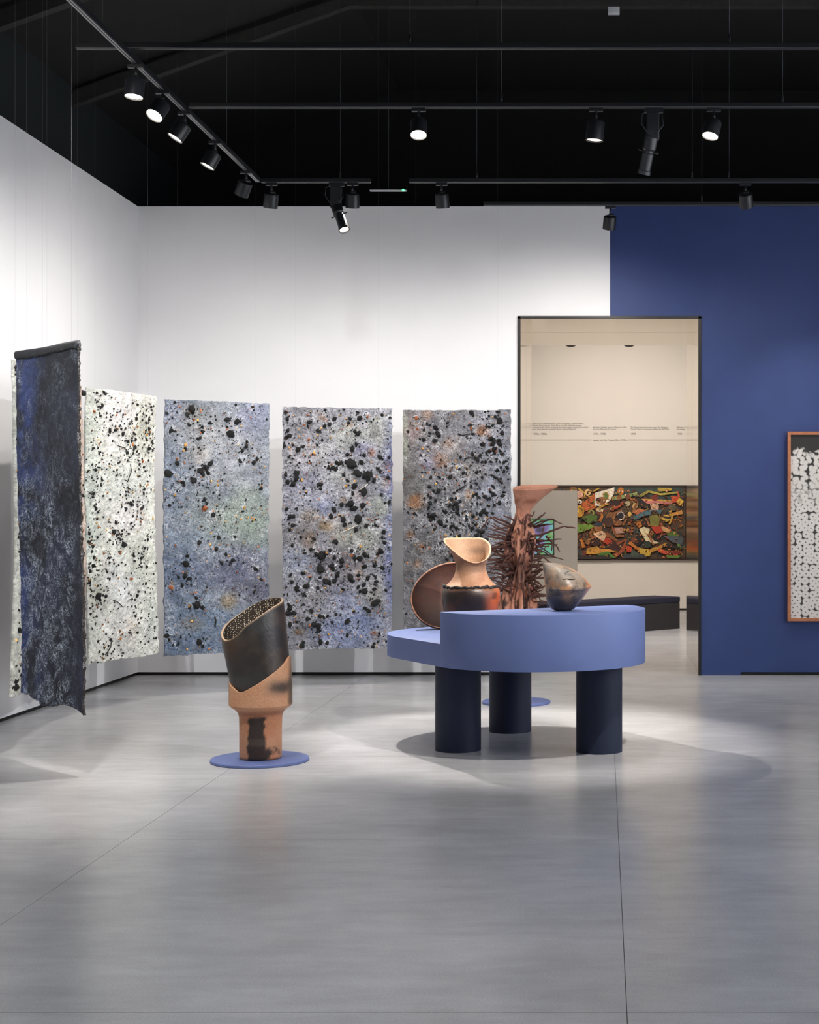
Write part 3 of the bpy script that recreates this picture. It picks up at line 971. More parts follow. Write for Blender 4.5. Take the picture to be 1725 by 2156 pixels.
Z4 = (3.919, 580, 840)
P4_L = [(105,165,24),(85,110,16),(280,190,24),(450,210,20),(360,265,22),(105,260,18),(125,300,22),(92,318,18),(80,385,16),(190,415,24),(230,388,20),(405,222,18),(490,165,18),(685,280,28),(660,265,18),(620,160,16),(700,155,20),(885,130,16),(950,150,14),(640,405,24),(668,372,22),(600,460,18),(868,480,24),(735,465,16),(945,480,14),(115,480,16),(505,525,18),(545,528,20),(632,532,42),(590,520,20),(710,525,22),(470,570,22),(440,560,18),(500,575,20),(175,612,30),(180,655,26),(105,683,22),(150,700,22),(95,625,14),(680,615,34),(755,620,36),(790,630,26),(865,595,18),(850,570,16),(570,630,18),(600,670,16),(650,715,24),(770,665,20),(815,670,18),(930,645,16),(370,700,24),(375,740,16),(245,733,12),(735,770,34),(640,775,20),(875,785,18),(620,870,30),(645,905,32),(720,880,30),(490,915,28),(550,875,20),(945,850,18),(905,855,12),(460,965,24),(560,990,24),(690,985,36),(575,1040,22),(750,1045,20),(830,1038,18),(98,908,18),(180,905,14),(130,970,22),(160,970,18),(145,1035,18),(122,1078,14),(670,1080,18),(895,1095,20),(500,1180,26),(215,1135,18),(320,1150,16),(455,1240,16),(140,1200,18),(885,1140,14),(905,1180,18),(870,1250,32),(850,1275,20),(935,1225,12),(635,1250,16),(340,1275,22),(385,1290,38),(405,1270,22),(300,1240,16),(245,1265,16),(490,1305,20),(550,1335,28),(545,1375,18),(470,1370,20),(480,1400,22),(370,1400,32),(370,1475,14),(740,1275,24),(700,1310,24),(660,1310,18),(770,1295,18),(515,1440,30),(740,1380,24),(820,1370,20),(885,1395,18),(958,1358,12),(410,1500,26),(450,1510,26),(490,1500,22),(620,1470,34),(640,1500,18),(130,1450,18),(140,1510,16),(180,1560,24),(260,1540,26),(235,1615,18),(232,1440,16),(290,1470,14),(350,1555,16),(690,1450,18),(765,1475,20),(830,1470,16),(690,1550,22),(735,1525,22),(740,1585,28),(705,1585,20),(835,1505,18),(820,1565,18),(910,1580,14),(560,1565,18),(120,1720,30),(110,1770,24),(150,1760,20),(110,1690,16),(235,1690,14),(295,1750,22),(830,1680,34),(850,1660,24),(770,1745,26),(740,1720,16),(650,1750,14),(120,1855,24),(270,1815,20),(370,1790,20),(400,1795,16),(435,1790,16),(500,1775,14),(175,1840,12),(320,1855,24),(355,1865,26),(360,1905,20),(590,1835,20),(375,2000,26),(430,2010,16),(225,2035,24),(240,2005,14),(595,1945,16),(805,2040,16),(815,2015,12),(860,1935,12),(920,1995,10),(470,1845,12),(690,1840,12),(480,1680,10),(635,1287,12,'rust_lump'),(600,1375,12,'rust_lump'),(280,330,12,'rust_lump'),(245,215,11,'rust_lump'),(765,145,12,'rust_lump'),(845,1285,12,'rust_lump'),(285,1868,11,'rust_lump'),(850,1760,11,'rust_lump'),(820,1925,12,'rust_lump'),(225,665,12,'ochre_lump'),(585,715,11,'ochre_lump'),(705,1210,12,'ochre_lump'),(265,130,10,'rust_lump'),(330,455,9,'rust_lump'),(300,460,9,'rust_lump'),(410,95,14),(570,85,12),(680,105,14),(610,195,14),(720,200,10),(390,340,14),(345,380,12),(145,375,12),(420,450,10),(250,475,10)]
P4_B = [(230,200,230,180,(140,142,146),0.6),(250,480,200,150,(196,196,198),0.7),(620,300,260,170,(168,178,164),0.75),(850,300,120,150,(176,184,170),0.7),(730,420,120,80,(150,150,196),0.7),(940,600,70,330,(112,128,190),0.85),(950,1250,60,700,(104,120,186),0.8),(280,690,180,130,(140,142,176),0.55),(560,620,200,130,(178,186,178),0.7),(230,850,260,140,(172,178,196),0.7),(400,900,110,70,(124,142,196),0.5),(510,1090,110,110,(216,208,200),0.85),(230,1130,190,140,(118,114,114),0.85),(280,1170,60,120,(158,128,96),0.6),(290,960,80,60,(150,124,84),0.5),(880,900,110,90,(160,176,150),0.8),(720,1150,200,170,(164,172,152),0.8),(180,1340,190,120,(140,156,184),0.7),(520,1330,180,100,(116,112,124),0.7),(380,1480,160,140,(112,112,124),0.6),(620,1440,120,120,(122,112,116),0.6),(200,1500,160,120,(150,158,176),0.6),(560,1640,200,120,(140,150,186),0.6),(300,1640,140,120,(118,116,118),0.6),(800,1620,120,150,(166,168,150),0.6),(640,1880,330,200,(118,142,194),0.85),(200,1900,160,200,(116,118,126),0.8),(420,1960,150,120,(112,128,172),0.6),(920,560,40,60,(190,120,80),0.4),(400,1050,60,50,(176,136,74),0.7),(385,155,50,30,(176,128,80),0.7),(610,210,50,30,(176,128,80),0.6),(795,445,36,40,(190,100,60),0.7),(910,690,40,70,(178,142,110),0.6),(560,830,40,40,(170,120,72),0.6),(690,1440,40,40,(170,120,72),0.6),(200,1920,50,30,(168,126,70),0.6),(820,1935,44,30,(180,110,60),0.6),(680,800,90,60,(190,168,160),0.5)]
P4_T = [([(540,1100),(610,1075),(680,1040)], 0.004, 'bone'), ([(700,745),(740,720),(765,700)], 0.005, 'bone'), ([(760,985),(800,1000),(850,990)], 0.0035, 'rust_lump')]
plain('bone', (214, 206, 194), 0.7)
panel('grey green and blue panel most densely studded with black lumps', (-2.78, 13.18), (-1.855, 13.36), 2.43, 0.328, (160, 164, 172), P4_B, P4_L, Z4, 'crust_mixed', 4, nsmall=1500, grit_p=(0.55, 0.25, 0.2), twigs=P4_T)

Z5 = (4.49, 840, 850)
P5_L = [(95,265,14),(120,180,8),(172,130,16,'rust_lump'),(212,130,8),(270,185,18),(295,195,14),(348,222,30),(380,285,36),(345,350,24),(240,345,24),(205,330,14),(245,240,16),(300,275,14),(460,175,18),(435,158,8),(685,85,24),(710,105,14),(678,195,18),(710,285,14),(683,320,10),(820,70,14),(855,70,12),(945,75,24),(860,118,16),(920,120,16),(955,165,28),(990,210,16),(860,215,20),(830,215,14),(895,205,16),(985,275,24),(875,325,26),(905,340,24),(960,345,24),(955,380,22),(890,380,18),(800,380,24),(900,430,22),(860,440,18),(835,460,16),(875,445,14),(920,420,18),(960,440,14),(910,470,14),(985,475,18),(700,475,22),(775,488,20),(748,530,22),(590,500,18),(825,545,20),(790,545,14),(880,545,16),(930,530,16),(960,545,14),(1000,550,16),(1020,540,14),(970,600,14),(1030,600,18),(1000,640,16),(940,625,16),(612,655,18),(650,615,14),(740,645,20),(775,635,14),(795,690,16),(825,665,14),(450,590,14),(328,615,12),(228,645,12),(210,480,12),(250,530,10),(312,690,20),(390,690,20),(490,690,26),(430,712,10),(475,760,10),(295,780,24),(335,820,14),(385,820,22),(440,805,16),(360,845,10),(285,860,18),(310,885,18),(255,895,10),(305,935,24),(290,980,18),(360,910,16),(630,735,18),(680,740,10),(690,780,20),(740,750,14),(530,840,16),(500,900,16),(540,895,14),(490,950,20),(550,935,22),(590,920,18),(520,960,18),(560,980,22),(565,1025,30),(520,1000,14),(450,1025,20),(430,1010,14),(420,975,10),(500,1020,10),(740,850,18),(710,865,14),(765,885,14),(820,880,26),(860,890,20),(870,835,18),(905,785,20),(905,850,20),(990,870,22),(995,830,14),(955,940,22),(960,915,14),(905,960,14),(855,965,20),(748,940,14),(700,935,12),(635,1010,14),(605,1030,10),(800,1010,24),(780,1040,22),(830,1030,20),(740,1040,18),(705,1060,20),(650,1090,18),(890,1030,18),(840,1060,14),(300,1060,22),(340,1050,26),(320,1090,22),(360,1060,16),(290,1040,14),(405,1120,28),(440,1155,22),(500,1155,22),(550,1170,20),(530,1160,14),(345,1180,18),(465,1110,12),(590,1130,10),(615,1145,14),(670,1150,18),(700,1180,20),(735,1145,18),(690,1200,14),(760,1200,24),(800,1210,24),(740,1240,22),(780,1250,22),(830,1280,20),(710,1260,14),(815,1150,14),(580,1250,18),(170,1175,12),(285,1210,12),(160,1038,14),(95,1025,12),(60,990,8),(405,1315,16),(465,1465,20),(510,1430,20),(490,1500,14),(520,1480,10),(1040,710,14),(1050,660,8),(880,670,12),(640,1060,12),(690,232,18,'rust_lump'),(450,1243,14,'ochre_lump'),(548,597,14,'ochre_lump'),(235,425,12,'ochre_lump'),(830,1070,12,'ochre_lump'),(225,1350,14,'rust_lump'),(140,1070,10,'rust_lump'),(180,235,12,'rust_lump'),(300,1360,10,'rust_lump'),(845,900,9,'rust_lump')]
P5_B = [(900,350,240,420,(168,176,192),0.85),(880,800,260,420,(160,172,194),0.85),(650,220,220,180,(160,166,176),0.7),(130,700,170,420,(116,114,108),0.8),(160,200,120,150,(150,128,118),0.7),(280,520,150,130,(150,146,160),0.6),(380,1000,240,220,(122,128,134),0.7),(200,1450,240,300,(114,114,112),0.8),(300,1140,200,120,(150,158,166),0.5),(700,620,180,120,(142,138,128),0.6),(470,400,160,120,(160,150,142),0.6),(60,300,28,260,(176,186,160),0.9),(170,925,80,70,(178,108,50),0.85),(380,545,70,60,(180,116,70),0.8),(800,260,60,50,(184,108,54),0.85),(655,870,40,70,(196,150,96),0.8),(460,370,60,50,(174,118,82),0.7),(270,110,60,70,(166,116,80),0.8),(180,1500,60,50,(178,104,46),0.7),(220,1350,60,50,(172,104,56),0.6),(100,1240,40,40,(172,104,56),0.6),(290,560,70,50,(156,156,190),0.7),(130,280,80,60,(170,140,136),0.6)]
P5_T = [([(880,665),(940,700),(975,740),(985,755)], [0.006,0.010,0.013,0.010], 'twig_dark'), ([(545,825),(600,795),(650,760)], [0.006,0.008,0.004], 'twig_dark'), ([(560,280),(610,298),(660,285),(690,280)], 0.0045, 'twig_dark'), ([(620,522),(670,508),(730,512)], 0.0045, 'twig_dark'), ([(490,1170),(520,1210),(528,1260)], 0.0045, 'twig_dark')]
panel('grey panel with rust orange stains and black lumps, nearest the doorway', (-1.772, 13.5), (-0.815, 13.46), 2.425, 0.33, (128, 130, 134), P5_B, P5_L, Z5, 'crust_grey', 5, nsmall=1300, grit_p=(0.5, 0.35, 0.15), twigs=P5_T)

Z2 = (3.478, 170, 790)
P2_L = [(110,125,10),(160,120,14),(150,215,14),(93,262,14,'rust_lump'),(405,215,12),(392,318,14),(495,320,14),(500,390,16),(200,405,20),(235,400,14),(295,430,16),(275,390,10),(330,485,14),(360,480,14),(390,465,12),(375,425,14),(95,530,14),(135,530,8),(325,565,14),(410,620,10),(448,632,14,'rust_lump'),(330,625,8),(110,690,14),(140,670,12),(205,645,8),(160,765,12),(100,765,10),(210,325,8),(485,465,12),(495,535,14),(525,545,10),(470,700,10),(105,860,14),(105,890,12),(430,800,12),(460,830,12),(355,935,20),(375,920,12),(325,970,10),(435,970,14),(120,970,16),(130,1000,12),(125,1050,10),(355,1080,12),(260,1080,16),(240,1150,20),(265,1170,14),(310,1240,22),(300,1160,10),(345,1160,12),(130,1185,10),(65,1160,14),(95,1250,16),(60,1220,12),(85,1290,14),(100,1330,14),(90,1390,18),(65,1430,14),(60,1500,14),(290,1300,12,'rust_lump'),(375,1320,14),(380,1360,12),(435,1340,14),(460,1265,14),(470,1400,14),(485,1200,12),(120,1610,24),(140,1640,14),(185,1620,14),(85,1620,10),(360,1490,14,'rust_lump'),(400,1610,14),(365,1635,12),(60,1745,12),(390,1760,12),(145,2110,14),(110,2105,10),(150,2040,10),(400,1880,12),(345,1885,10),(215,1490,10),(460,1520,12),(480,435,12,'ochre_lump'),(105,180,8),(215,290,8),(265,260,8),(325,320,8),(365,355,8),(170,140,10),(470,290,8),(520,230,8),(385,530,12),(370,570,10),(400,550,10),(150,560,8),(285,590,8),(275,630,8),(235,700,6),(290,730,6),(330,770,6),(320,850,10),(325,880,8),(410,960,8),(405,1030,8),(430,1045,8),(275,1190,10),(290,1200,10),(240,1235,8),(150,1390,8),(215,1370,10),(240,1350,8),(280,1390,8),(205,1440,8),(45,1480,8),(65,1520,10),(385,1690,6),(120,1690,12,'rust_lump'),(480,1745,8),(480,1840,8),(160,1825,8,'rust_lump'),(215,1930,8),(200,1980,8),(525,1920,10),(420,1950,8),(300,2060,8),(60,1380,8),(210,1330,8),(55,700,8),(65,540,8)]
P2_B = [(300,300,260,300,(238,232,228),0.9),(80,350,90,220,(196,206,190),0.8),(440,420,110,220,(202,204,182),0.8),(70,700,70,300,(188,202,186),0.8),(300,830,220,200,(206,214,206),0.7),(330,1030,160,160,(240,232,228),0.8),(80,1150,90,260,(196,208,194),0.8),(400,1400,160,200,(194,200,180),0.7),(120,1620,150,160,(190,194,176),0.8),(300,1560,120,220,(232,234,234),0.8),(300,1850,240,200,(232,230,226),0.7),(80,1900,80,240,(206,214,200),0.7),(520,1760,60,160,(196,206,194),0.7),(380,1840,60,120,(220,200,180),0.5)]
P2_T = [([(260,515),(300,530),(330,555)], 0.004, 'twig_dark'), ([(350,650),(355,700),(330,780)], 0.0035, 'twig_dark'), ([(240,1640),(270,1660),(300,1690)], 0.0035, 'twig_dark'), ([(270,1130),(285,1160),(300,1180)], 0.0035, 'twig_dark'), ([(170,2050),(210,1990),(220,1930)], 0.004, 'twig_dark')]
panel('bright white and pale green panel flecked with small black lumps, beside the dark one', (-3.885, 11.43), (-3.62, 12.3), 2.455, 0.372, (222, 222, 212), P2_B, P2_L, Z2, 'crust_white', 2, nsmall=1150, grit_cols=((34, 32, 32), (140, 90, 50), (170, 140, 90)), grit_p=(0.85, 0.08, 0.07), twigs=P2_T, smallr=(0.004, 0.0125))
# two edge-on panels behind the dark one
def rand_lumps(n, seed, x0, x1, y0, y1):
    r = random.Random(seed)
    return [(r.uniform(x0, x1), r.uniform(y0, y1), r.uniform(4, 8)) for _ in range(n)]
panel('pale crusted panel seen edge-on as a sliver left of the dark navy panel', (-3.672, 9.45), (-3.80, 10.36), 2.46, 0.36, (205, 206, 196), [], rand_lumps(60, 11, 28, 90, 760, 1460), (1.0, 0, 0), 'crust_white', 12, nsmall=450, grit_p=(0.85, 0.08, 0.07), smallr=(0.004, 0.012))
panel('pale pinkish panel mostly hidden behind the dark navy panel, a sliver at its right edge', (-3.84, 10.45), (-3.885, 11.34), 2.46, 0.37, (206, 184, 168), [], rand_lumps(50, 12, 95, 182, 790, 1420), (1.0, 0, 0), 'crust_white', 13, nsmall=400, grit_p=(0.6, 0.3, 0.1), smallr=(0.004, 0.012))

def navy(q, zx, zy):
    C = np.tile(np.array((46, 49, 60), float), (len(q), 1))
    n = fbm(q, 3, 91, 6); n2 = fbm(q, 4.5, 92, 6); n3 = fbm(q, 60, 93, 3)
    left = sstep(120, 50, zx)
    C = mixc(C, (36, 37, 43), sstep(0.40, 0.60, fbm(q, 3.5, 97, 5)) * 0.8)
    C = mixc(C, (62, 72, 112), sstep(0.40, 0.60, n) * (0.3 + 0.7 * left) * 0.75)
    C = mixc(C, (60, 76, 130), left * sstep(0.44, 0.56, n2) * 0.7)
    C = C * (1 + 0.5 * (n3 - 0.5))[:, None]
    low = sstep(960, 1120, zy)
    al = sstep(0.36, 0.52, n2) * (0.15 + 1.15 * low) * sstep(176, 140, zx)
    al = np.maximum(al, left * 0.7 * sstep(0.50, 0.58, fbm(q * np.array([2.2, 0.5, 1]), 6, 99, 5)))
    al = np.maximum(al, 0.22 * sstep(0.42, 0.58, fbm(q, 9, 98, 4)))
    return np.concatenate([C, np.clip(al, 0, 1)[:, None]], 1)
sag1 = lambda U: -0.035 * (1 - U) ** 2 + 0.02 * np.sin(U * 9)
P1 = panel('large dark navy back of a panel, hanging nearest on the left', (-2.97, 8.65), (-3.55, 9.245), 2.485, 0.40, (58, 52, 50), [], [], (1.0, 0, 0), 'crust_white', 1, nsmall=150, sag=sag1, backcol=navy, backmat='back_navy')
# rolled hem along the top edge of the dark panel
V = []
prof = [(-0.014, -0.046), (-0.022, -0.036), (-0.024, -0.008), (-0.016, 0.004), (0.0, 0.008), (0.008, 0.0)]
nseg = 40
uA, uB = np.array((-2.97, 8.65)), np.array((-3.55, 9.245))
ud = (uB - uA); Wd = np.linalg.norm(ud); ud = ud / Wd; nd = np.array([ud[1], -ud[0]])
rings = []
for k in range(nseg + 1):
    f = k / nseg
    bnd = 0.012 * math.sin(f * math.pi * 2 + 1 + 3) + 0.0084 * math.sin(5 + 1)
    p = uA + ud * Wd * f
    j = (vnoise(np.array([[f * 30, 1, 2.0]]), 1.0, 5)[0] - 0.5) * 0.010
    rings.append([(p[0] + nd[0] * (a + bnd + j * 0.3), p[1] + nd[1] * (a + bnd + j * 0.3), 2.485 + z + (j if z < -0.03 else 0)) for a, z in prof])
V, F = loft_vf(rings)
hm = mesh_obj('rolled_hem', V, F, None, P1, smooth=True)
hm.data.materials.append(plain('hem_cloth', (40, 42, 46), 0.9, noise=0.3, nscale=40, bump=0.5, bscale=120))
# ------------------------------------------------------------------ blue display table
c1 = np.array([-0.42, 9.715]); c2 = np.array([-0.76, 10.25]); RT = 0.69
ax = (c2 - c1) / np.linalg.norm(c2 - c1)         # long axis, away from the viewer
pe = np.array([ax[1], -ax[0]])                   # across, to the right
ZB, ZL, ZU = 0.562, 0.704, 0.9
tb = thing('display_table', 'two-level blue display table with rounded ends on three columns', 'table', (-0.58, 9.95, 0))
def arc(c, a0, a1, n=40):
    out = []
    for k in range(n + 1):
        a = a0 + (a1 - a0) * k / n
        out.append(tuple(c + RT * (math.cos(a) * pe + math.sin(a) * ax)))
    return out
lower = arc(c1, math.pi, 2 * math.pi) [::1] + arc(c2, 0, math.pi)
V, F = extrude_poly(lower, ZB, ZL)
low = mesh_obj('lower_slab', V, F, 'table_blue', tb, smooth=True); bevel_mesh(low, 0.003, 2); autosmooth(low, 0.5)
upper = arc(c1, math.pi, 2 * math.pi)
V, F = extrude_poly(upper, ZB - 0.0005, ZU)
sc = c1 - 0.001 * ax
V = [((x - sc[0]) * 1.0008 + sc[0], (y - sc[1]) * 1.0008 + sc[1], z) for x, y, z in V]
up = mesh_obj('upper_slab', V, F, 'table_blue', tb, smooth=True); bevel_mesh(up, 0.003, 2); autosmooth(up, 0.5)
for (lx, ly) in ((-0.924, 9.69), (-0.024, 9.63), (-0.642, 10.53)):
    lathe('column_leg', [(0.146, 0.0), (0.146, ZB)], (lx, ly, 0), (0, 0, 1), 'leg_navy', tb, 48)

# ------------------------------------------------------------------ ceramics
painted('fired_clay', 0.62, 0.35, 70, fine=0.15, fscale=120, spec=0.35)
painted('burnished_clay', 0.38, 0.25, 60, fine=0.12, fscale=120, spec=0.5)

TH_N = 96
th = np.linspace(0, 360, TH_N, endpoint=False)
cs, sn = np.cos(np.radians(th)), np.sin(np.radians(th))

# tall vessel with a black perforated cup, standing on a floor disc
VX, VY = -2.084, 9.25
ds = lathe('floor_disc', [(0.290, 0.0), (0.295, 0.003), (0.295, 0.015), (0.292, 0.018)], (VX - 0.005, VY, 0), (0, 0, 1), 'disc_blue', None, 72, origin=(VX - 0.005, VY, 0))
tag(ds, 'round blue floor disc under the tall perforated vessel', 'plinth disc')
vs = thing('tall_vessel', 'tall tan clay vessel with a tilted black perforated cup, on a blue floor disc', 'vessel', (VX, VY, 0.018))
prof = [(0.120, 0.019), (0.126, 0.03), (0.127, 0.10), (0.127, 0.20), (0.129, 0.27), (0.135, 0.295), (0.152, 0.315), (0.178, 0.333), (0.187, 0.345), (0.186, 0.352), (0.160, 0.356), (0.150, 0.40)]
fine = []
for (r0, z0), (r1, z1) in zip(prof[:-1], prof[1:]):
    k = max(1, int(math.hypot(z1 - z0, r1 - r0) / 0.008))
    for i in range(k):
        f = i / k
        fine.append((r0 + (r1 - r0) * f, z0 + (z1 - z0) * f))
fine.append(prof[-1])
rings = []
for r0, z0 in fine:
    wob = 1 + 0.02 * np.sin(np.radians(th * 2 + 40)) * sstep(0.3, 0.4, np.array([z0]))[0]
    rings.append(np.stack([VX + r0 * wob * cs, VY + r0 * wob * sn, np.full(TH_N, z0)], 1))
V, F = loft_vf(rings)
def col_foot(V):
    P = V - np.array([VX, VY, 0])
    n = fbm(P, 9, 5, 4)
    C = np.tile(np.array((176, 128, 98), float), (len(P), 1))
    C = mixc(C, (170, 108, 76), sstep(0.45, 0.65, n) * 0.6)
    C = mixc(C, (186, 142, 110), sstep(0.30, 0.34, P[:, 2]) * 0.7)
    jag = (vnoise(P, 40, 8) - 0.5) * 0.02 + (vnoise(P, 14, 9) - 0.5) * 0.03
    front = sstep(0.02, -0.03, P[:, 1])
    stripe = sstep(-0.052, -0.040, P[:, 0] + jag) * sstep(0.058, 0.046, P[:, 0] + jag) * sstep(0.285, 0.265, P[:, 2] + jag) * front
    C = mixc(C, (44, 36, 32), stripe * 0.95)
    low = sstep(0.10, 0.06, P[:, 2] + jag * 2) * sstep(-0.03, 0.0, P[:, 0]) * front
    C = mixc(C, (52, 40, 34), low * sstep(0.4, 0.6, fbm(P, 16, 4)) )
    mid = sstep(0.16, 0.145, P[:, 2]) * sstep(0.10, 0.115, P[:, 2]) * stripe
    C = mixc(C, (86, 74, 66), mid * 0.5)
    sm = np.exp(-(((P[:, 0] - 0.15) / 0.06) ** 2 + ((P[:, 2] - 0.46) / 0.035) ** 2)) * front
    C = mixc(C, (60, 50, 46), np.clip(sm * 1.2 * (0.4 + fbm(P, 20, 6)), 0, 0.9))
    C = mixc(C, (112, 70, 50), sstep(0.025, 0.0, np.abs(P[:, 2] - 0.30)) * 0.45)
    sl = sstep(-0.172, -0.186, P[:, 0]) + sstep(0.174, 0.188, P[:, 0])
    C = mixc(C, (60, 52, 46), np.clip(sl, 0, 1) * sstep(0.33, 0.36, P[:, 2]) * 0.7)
    return C
mesh_obj('clay_foot', V, F, 'fired_clay', vs, smooth=True, cols=col_foot(V))
# clay collar rising on the right, over the cup
ztop_c = {0: 0.640, 30: 0.62, 60: 0.60, 90: 0.58, 120: 0.55, 150: 0.52, 180: 0.505, 200: 0.485, 225: 0.455, 244: 0.436, 270: 0.475, 300: 0.535, 330: 0.595, 350: 0.634}
zt_c = pinterp(ztop_c, th)
rings = []
def coll_r(z):
    return 0.1885 - 0.008 * sstep(0.42, 0.64, z)
for f in np.linspace(0, 1, 26):
    z = 0.345 + (zt_c - 0.345) * f
    r = coll_r(z) + 0.001
    rings.append(np.stack([VX + r * cs + 0.0 * z, VY + r * sn, z], 1))
for f in np.linspace(1, 0.1, 8):
    z = 0.345 + (zt_c - 0.345) * f
    r = coll_r(z) - 0.010
    rings.append(np.stack([VX + r * cs, VY + r * sn, z], 1))
V, F = loft_vf(rings, False, False)
mesh_obj('clay_collar', V, F, 'fired_clay', vs, smooth=True, cols=col_foot(V))
# black cup: wrapped slab leaning left, rim dipping to the front left
zr = pinterp({0: 0.972, 45: 0.985, 90: 0.957, 135: 0.872, 180: 0.792, 205: 0.752, 225: 0.742, 250: 0.775, 270: 0.838, 315: 0.930}, th)
z0c = np.full(TH_N, 0.40)
def cup_ring(z, th_in):
    # the cup leans left as it rises and opens a little
    t = np.clip((z - 0.42) / 0.5, 0, 1.2)
    cx = VX - 0.045 * t
    r = 0.172 + 0.026 * np.sin(np.clip(t, 0, 1) * math.pi * 0.62) - th_in
    fl = 1 + 0.05 * np.cos(np.radians(th - 215)) * sstep(0.25, 0.8, t)
    return np.stack([cx + r * fl * cs, VY + r * 0.97 * fl * sn, z], 1)
def col_cup(V, inner=False):
    P = V - np.array([VX, VY, 0])
    n = fbm(P, 8, 31, 5)
    C = np.tile(np.array((38, 34, 32), float), (len(P), 1))
    C = mixc(C, (66, 54, 44), sstep(0.5, 0.68, n) * 0.7)
    C = mixc(C, (58, 62, 64), sstep(0.52, 0.66, fbm(P, 6, 37, 4)) * 0.5)
    edge = sstep(0.12, 0.0, P[:, 0] + 0.16) * sstep(0.55, 0.7, P[:, 2])
    C = mixc(C, (104, 76, 56), edge * 0.5)
    return C
rings = [cup_ring(z0c + (zr - z0c) * f, 0.0) for f in np.linspace(0, 1, 44)]
rings.append(cup_ring(zr + 0.003, 0.004))
rings.append(cup_ring(zr + 0.002, 0.014))
V, F = loft_vf(rings, False, False)
C = col_cup(V)
C[-2 * TH_N:] = (176, 148, 120)
C[-3 * TH_N:-2 * TH_N] = (110, 90, 74)
cup_o = mesh_obj('black_cup', V, F, 'burnished_clay', vs, smooth=True, cols=C)
rings = [cup_ring(zr + 0.002 - (zr - z0c) * f, 0.0142) for f in np.linspace(0, 0.97, 44)]
V, F = loft_vf(rings, False, True)
# pierced inside: pale dots on the dark wall
m, nt, b = newmat('pierced_inside')
tc = N(nt, 'ShaderNodeTexCoord')
vo = N(nt, 'ShaderNodeTexVoronoi')
vo.inputs['Scale'].default_value = 88
vo.inputs['Randomness'].default_value = 0.55
nt.links.new(tc.outputs['Object'], vo.inputs['Vector'])
mr = N(nt, 'ShaderNodeMapRange')
mr.inputs['From Min'].default_value = 0.36
mr.inputs['From Max'].default_value = 0.28
nt.links.new(vo.outputs['Distance'], mr.inputs['Value'])
mx = N(nt, 'ShaderNodeMix', data_type='RGBA')
nt.links.new(mr.outputs[0], mx.inputs[0])
mx.inputs[6].default_value = (*srgb((58, 46, 36)), 1)
mx.inputs[7].default_value = (*srgb((240, 226, 200)), 1)
nt.links.new(mx.outputs[2], b.inputs['Base Color'])
b.inputs['Roughness'].default_value = 0.7
bp = N(nt, 'ShaderNodeBump'); bp.inputs['Strength'].default_value = 0.8; bp.inputs['Distance'].default_value = 0.004
nt.links.new(mr.outputs[0], bp.inputs['Height']); nt.links.new(bp.outputs['Normal'], b.inputs['Normal'])
MATS['pierced_inside'] = m
mesh_obj('pierced_lining', V, [tuple(reversed(f)) for f in F], 'pierced_inside', cup_o, smooth=True)

# spouted vase on the lower level of the table
SX, SY = -0.886, 10.2
sv = thing('spouted_vase', 'tan clay vase with wide tilted spout and dark burnished belly, on the table', 'vase', (SX, SY, ZL))
rim_r = {0: 0.137, 45: 0.132, 90: 0.130, 135: 0.160, 165: 0.184, 180: 0.186, 195: 0.178, 225: 0.140, 270: 0.118, 300: 0.125, 330: 0.134}
rim_z = {0: 1.262, 30: 1.31, 60: 1.336, 90: 1.338, 135: 1.338, 165: 1.337, 180: 1.328, 200: 1.295, 225: 1.245, 250: 1.205, 270: 1.184, 285: 1.176, 300: 1.178, 330: 1.205}
rr_ = pinterp(rim_r, th); rz_ = pinterp(rim_z, th)
body = [(0.085, 0.7055), (0.10, 0.708), (0.135, 0.75), (0.165, 0.80), (0.183, 0.86), (0.193, 0.92), (0.195, 0.965), (0.190, 0.995), (0.178, 1.014)]
def dens(prof, step=0.006):
    out = []
    for (r0, z0), (r1, z1) in zip(prof[:-1], prof[1:]):
        k = max(1, int(math.hypot(z1 - z0, r1 - r0) / step))
        for i in range(k):
            out.append((r0 + (r1 - r0) * i / k, z0 + (z1 - z0) * i / k))
    out.append(prof[-1])
    return out
def smoothprof(prof, n=60):
    P = np.array(prof); t = np.linspace(0, len(P) - 1, n)
    i = np.clip(t.astype(int), 0, len(P) - 2); f = (t - i)[:, None]
    p0 = P[np.clip(i - 1, 0, None)]; p1 = P[i]; p2 = P[i + 1]; p3 = P[np.clip(i + 2, None, len(P) - 1)]
    m1 = (p2 - p0) / 2; m2 = (p3 - p1) / 2
    return ((2 * f ** 3 - 3 * f ** 2 + 1) * p1 + (f ** 3 - 2 * f ** 2 + f) * m1 + (-2 * f ** 3 + 3 * f ** 2) * p2 + (f ** 3 - f ** 2) * m2).tolist()
rings = [np.stack([SX + r * cs, SY + r * sn, np.full(TH_N, z)], 1) for r, z in smoothprof(body, 46)]
rings.append(np.stack([SX + 0.12 * cs, SY + 0.12 * sn, np.full(TH_N, 1.012)], 1))
V, F = loft_vf(rings, True, False)
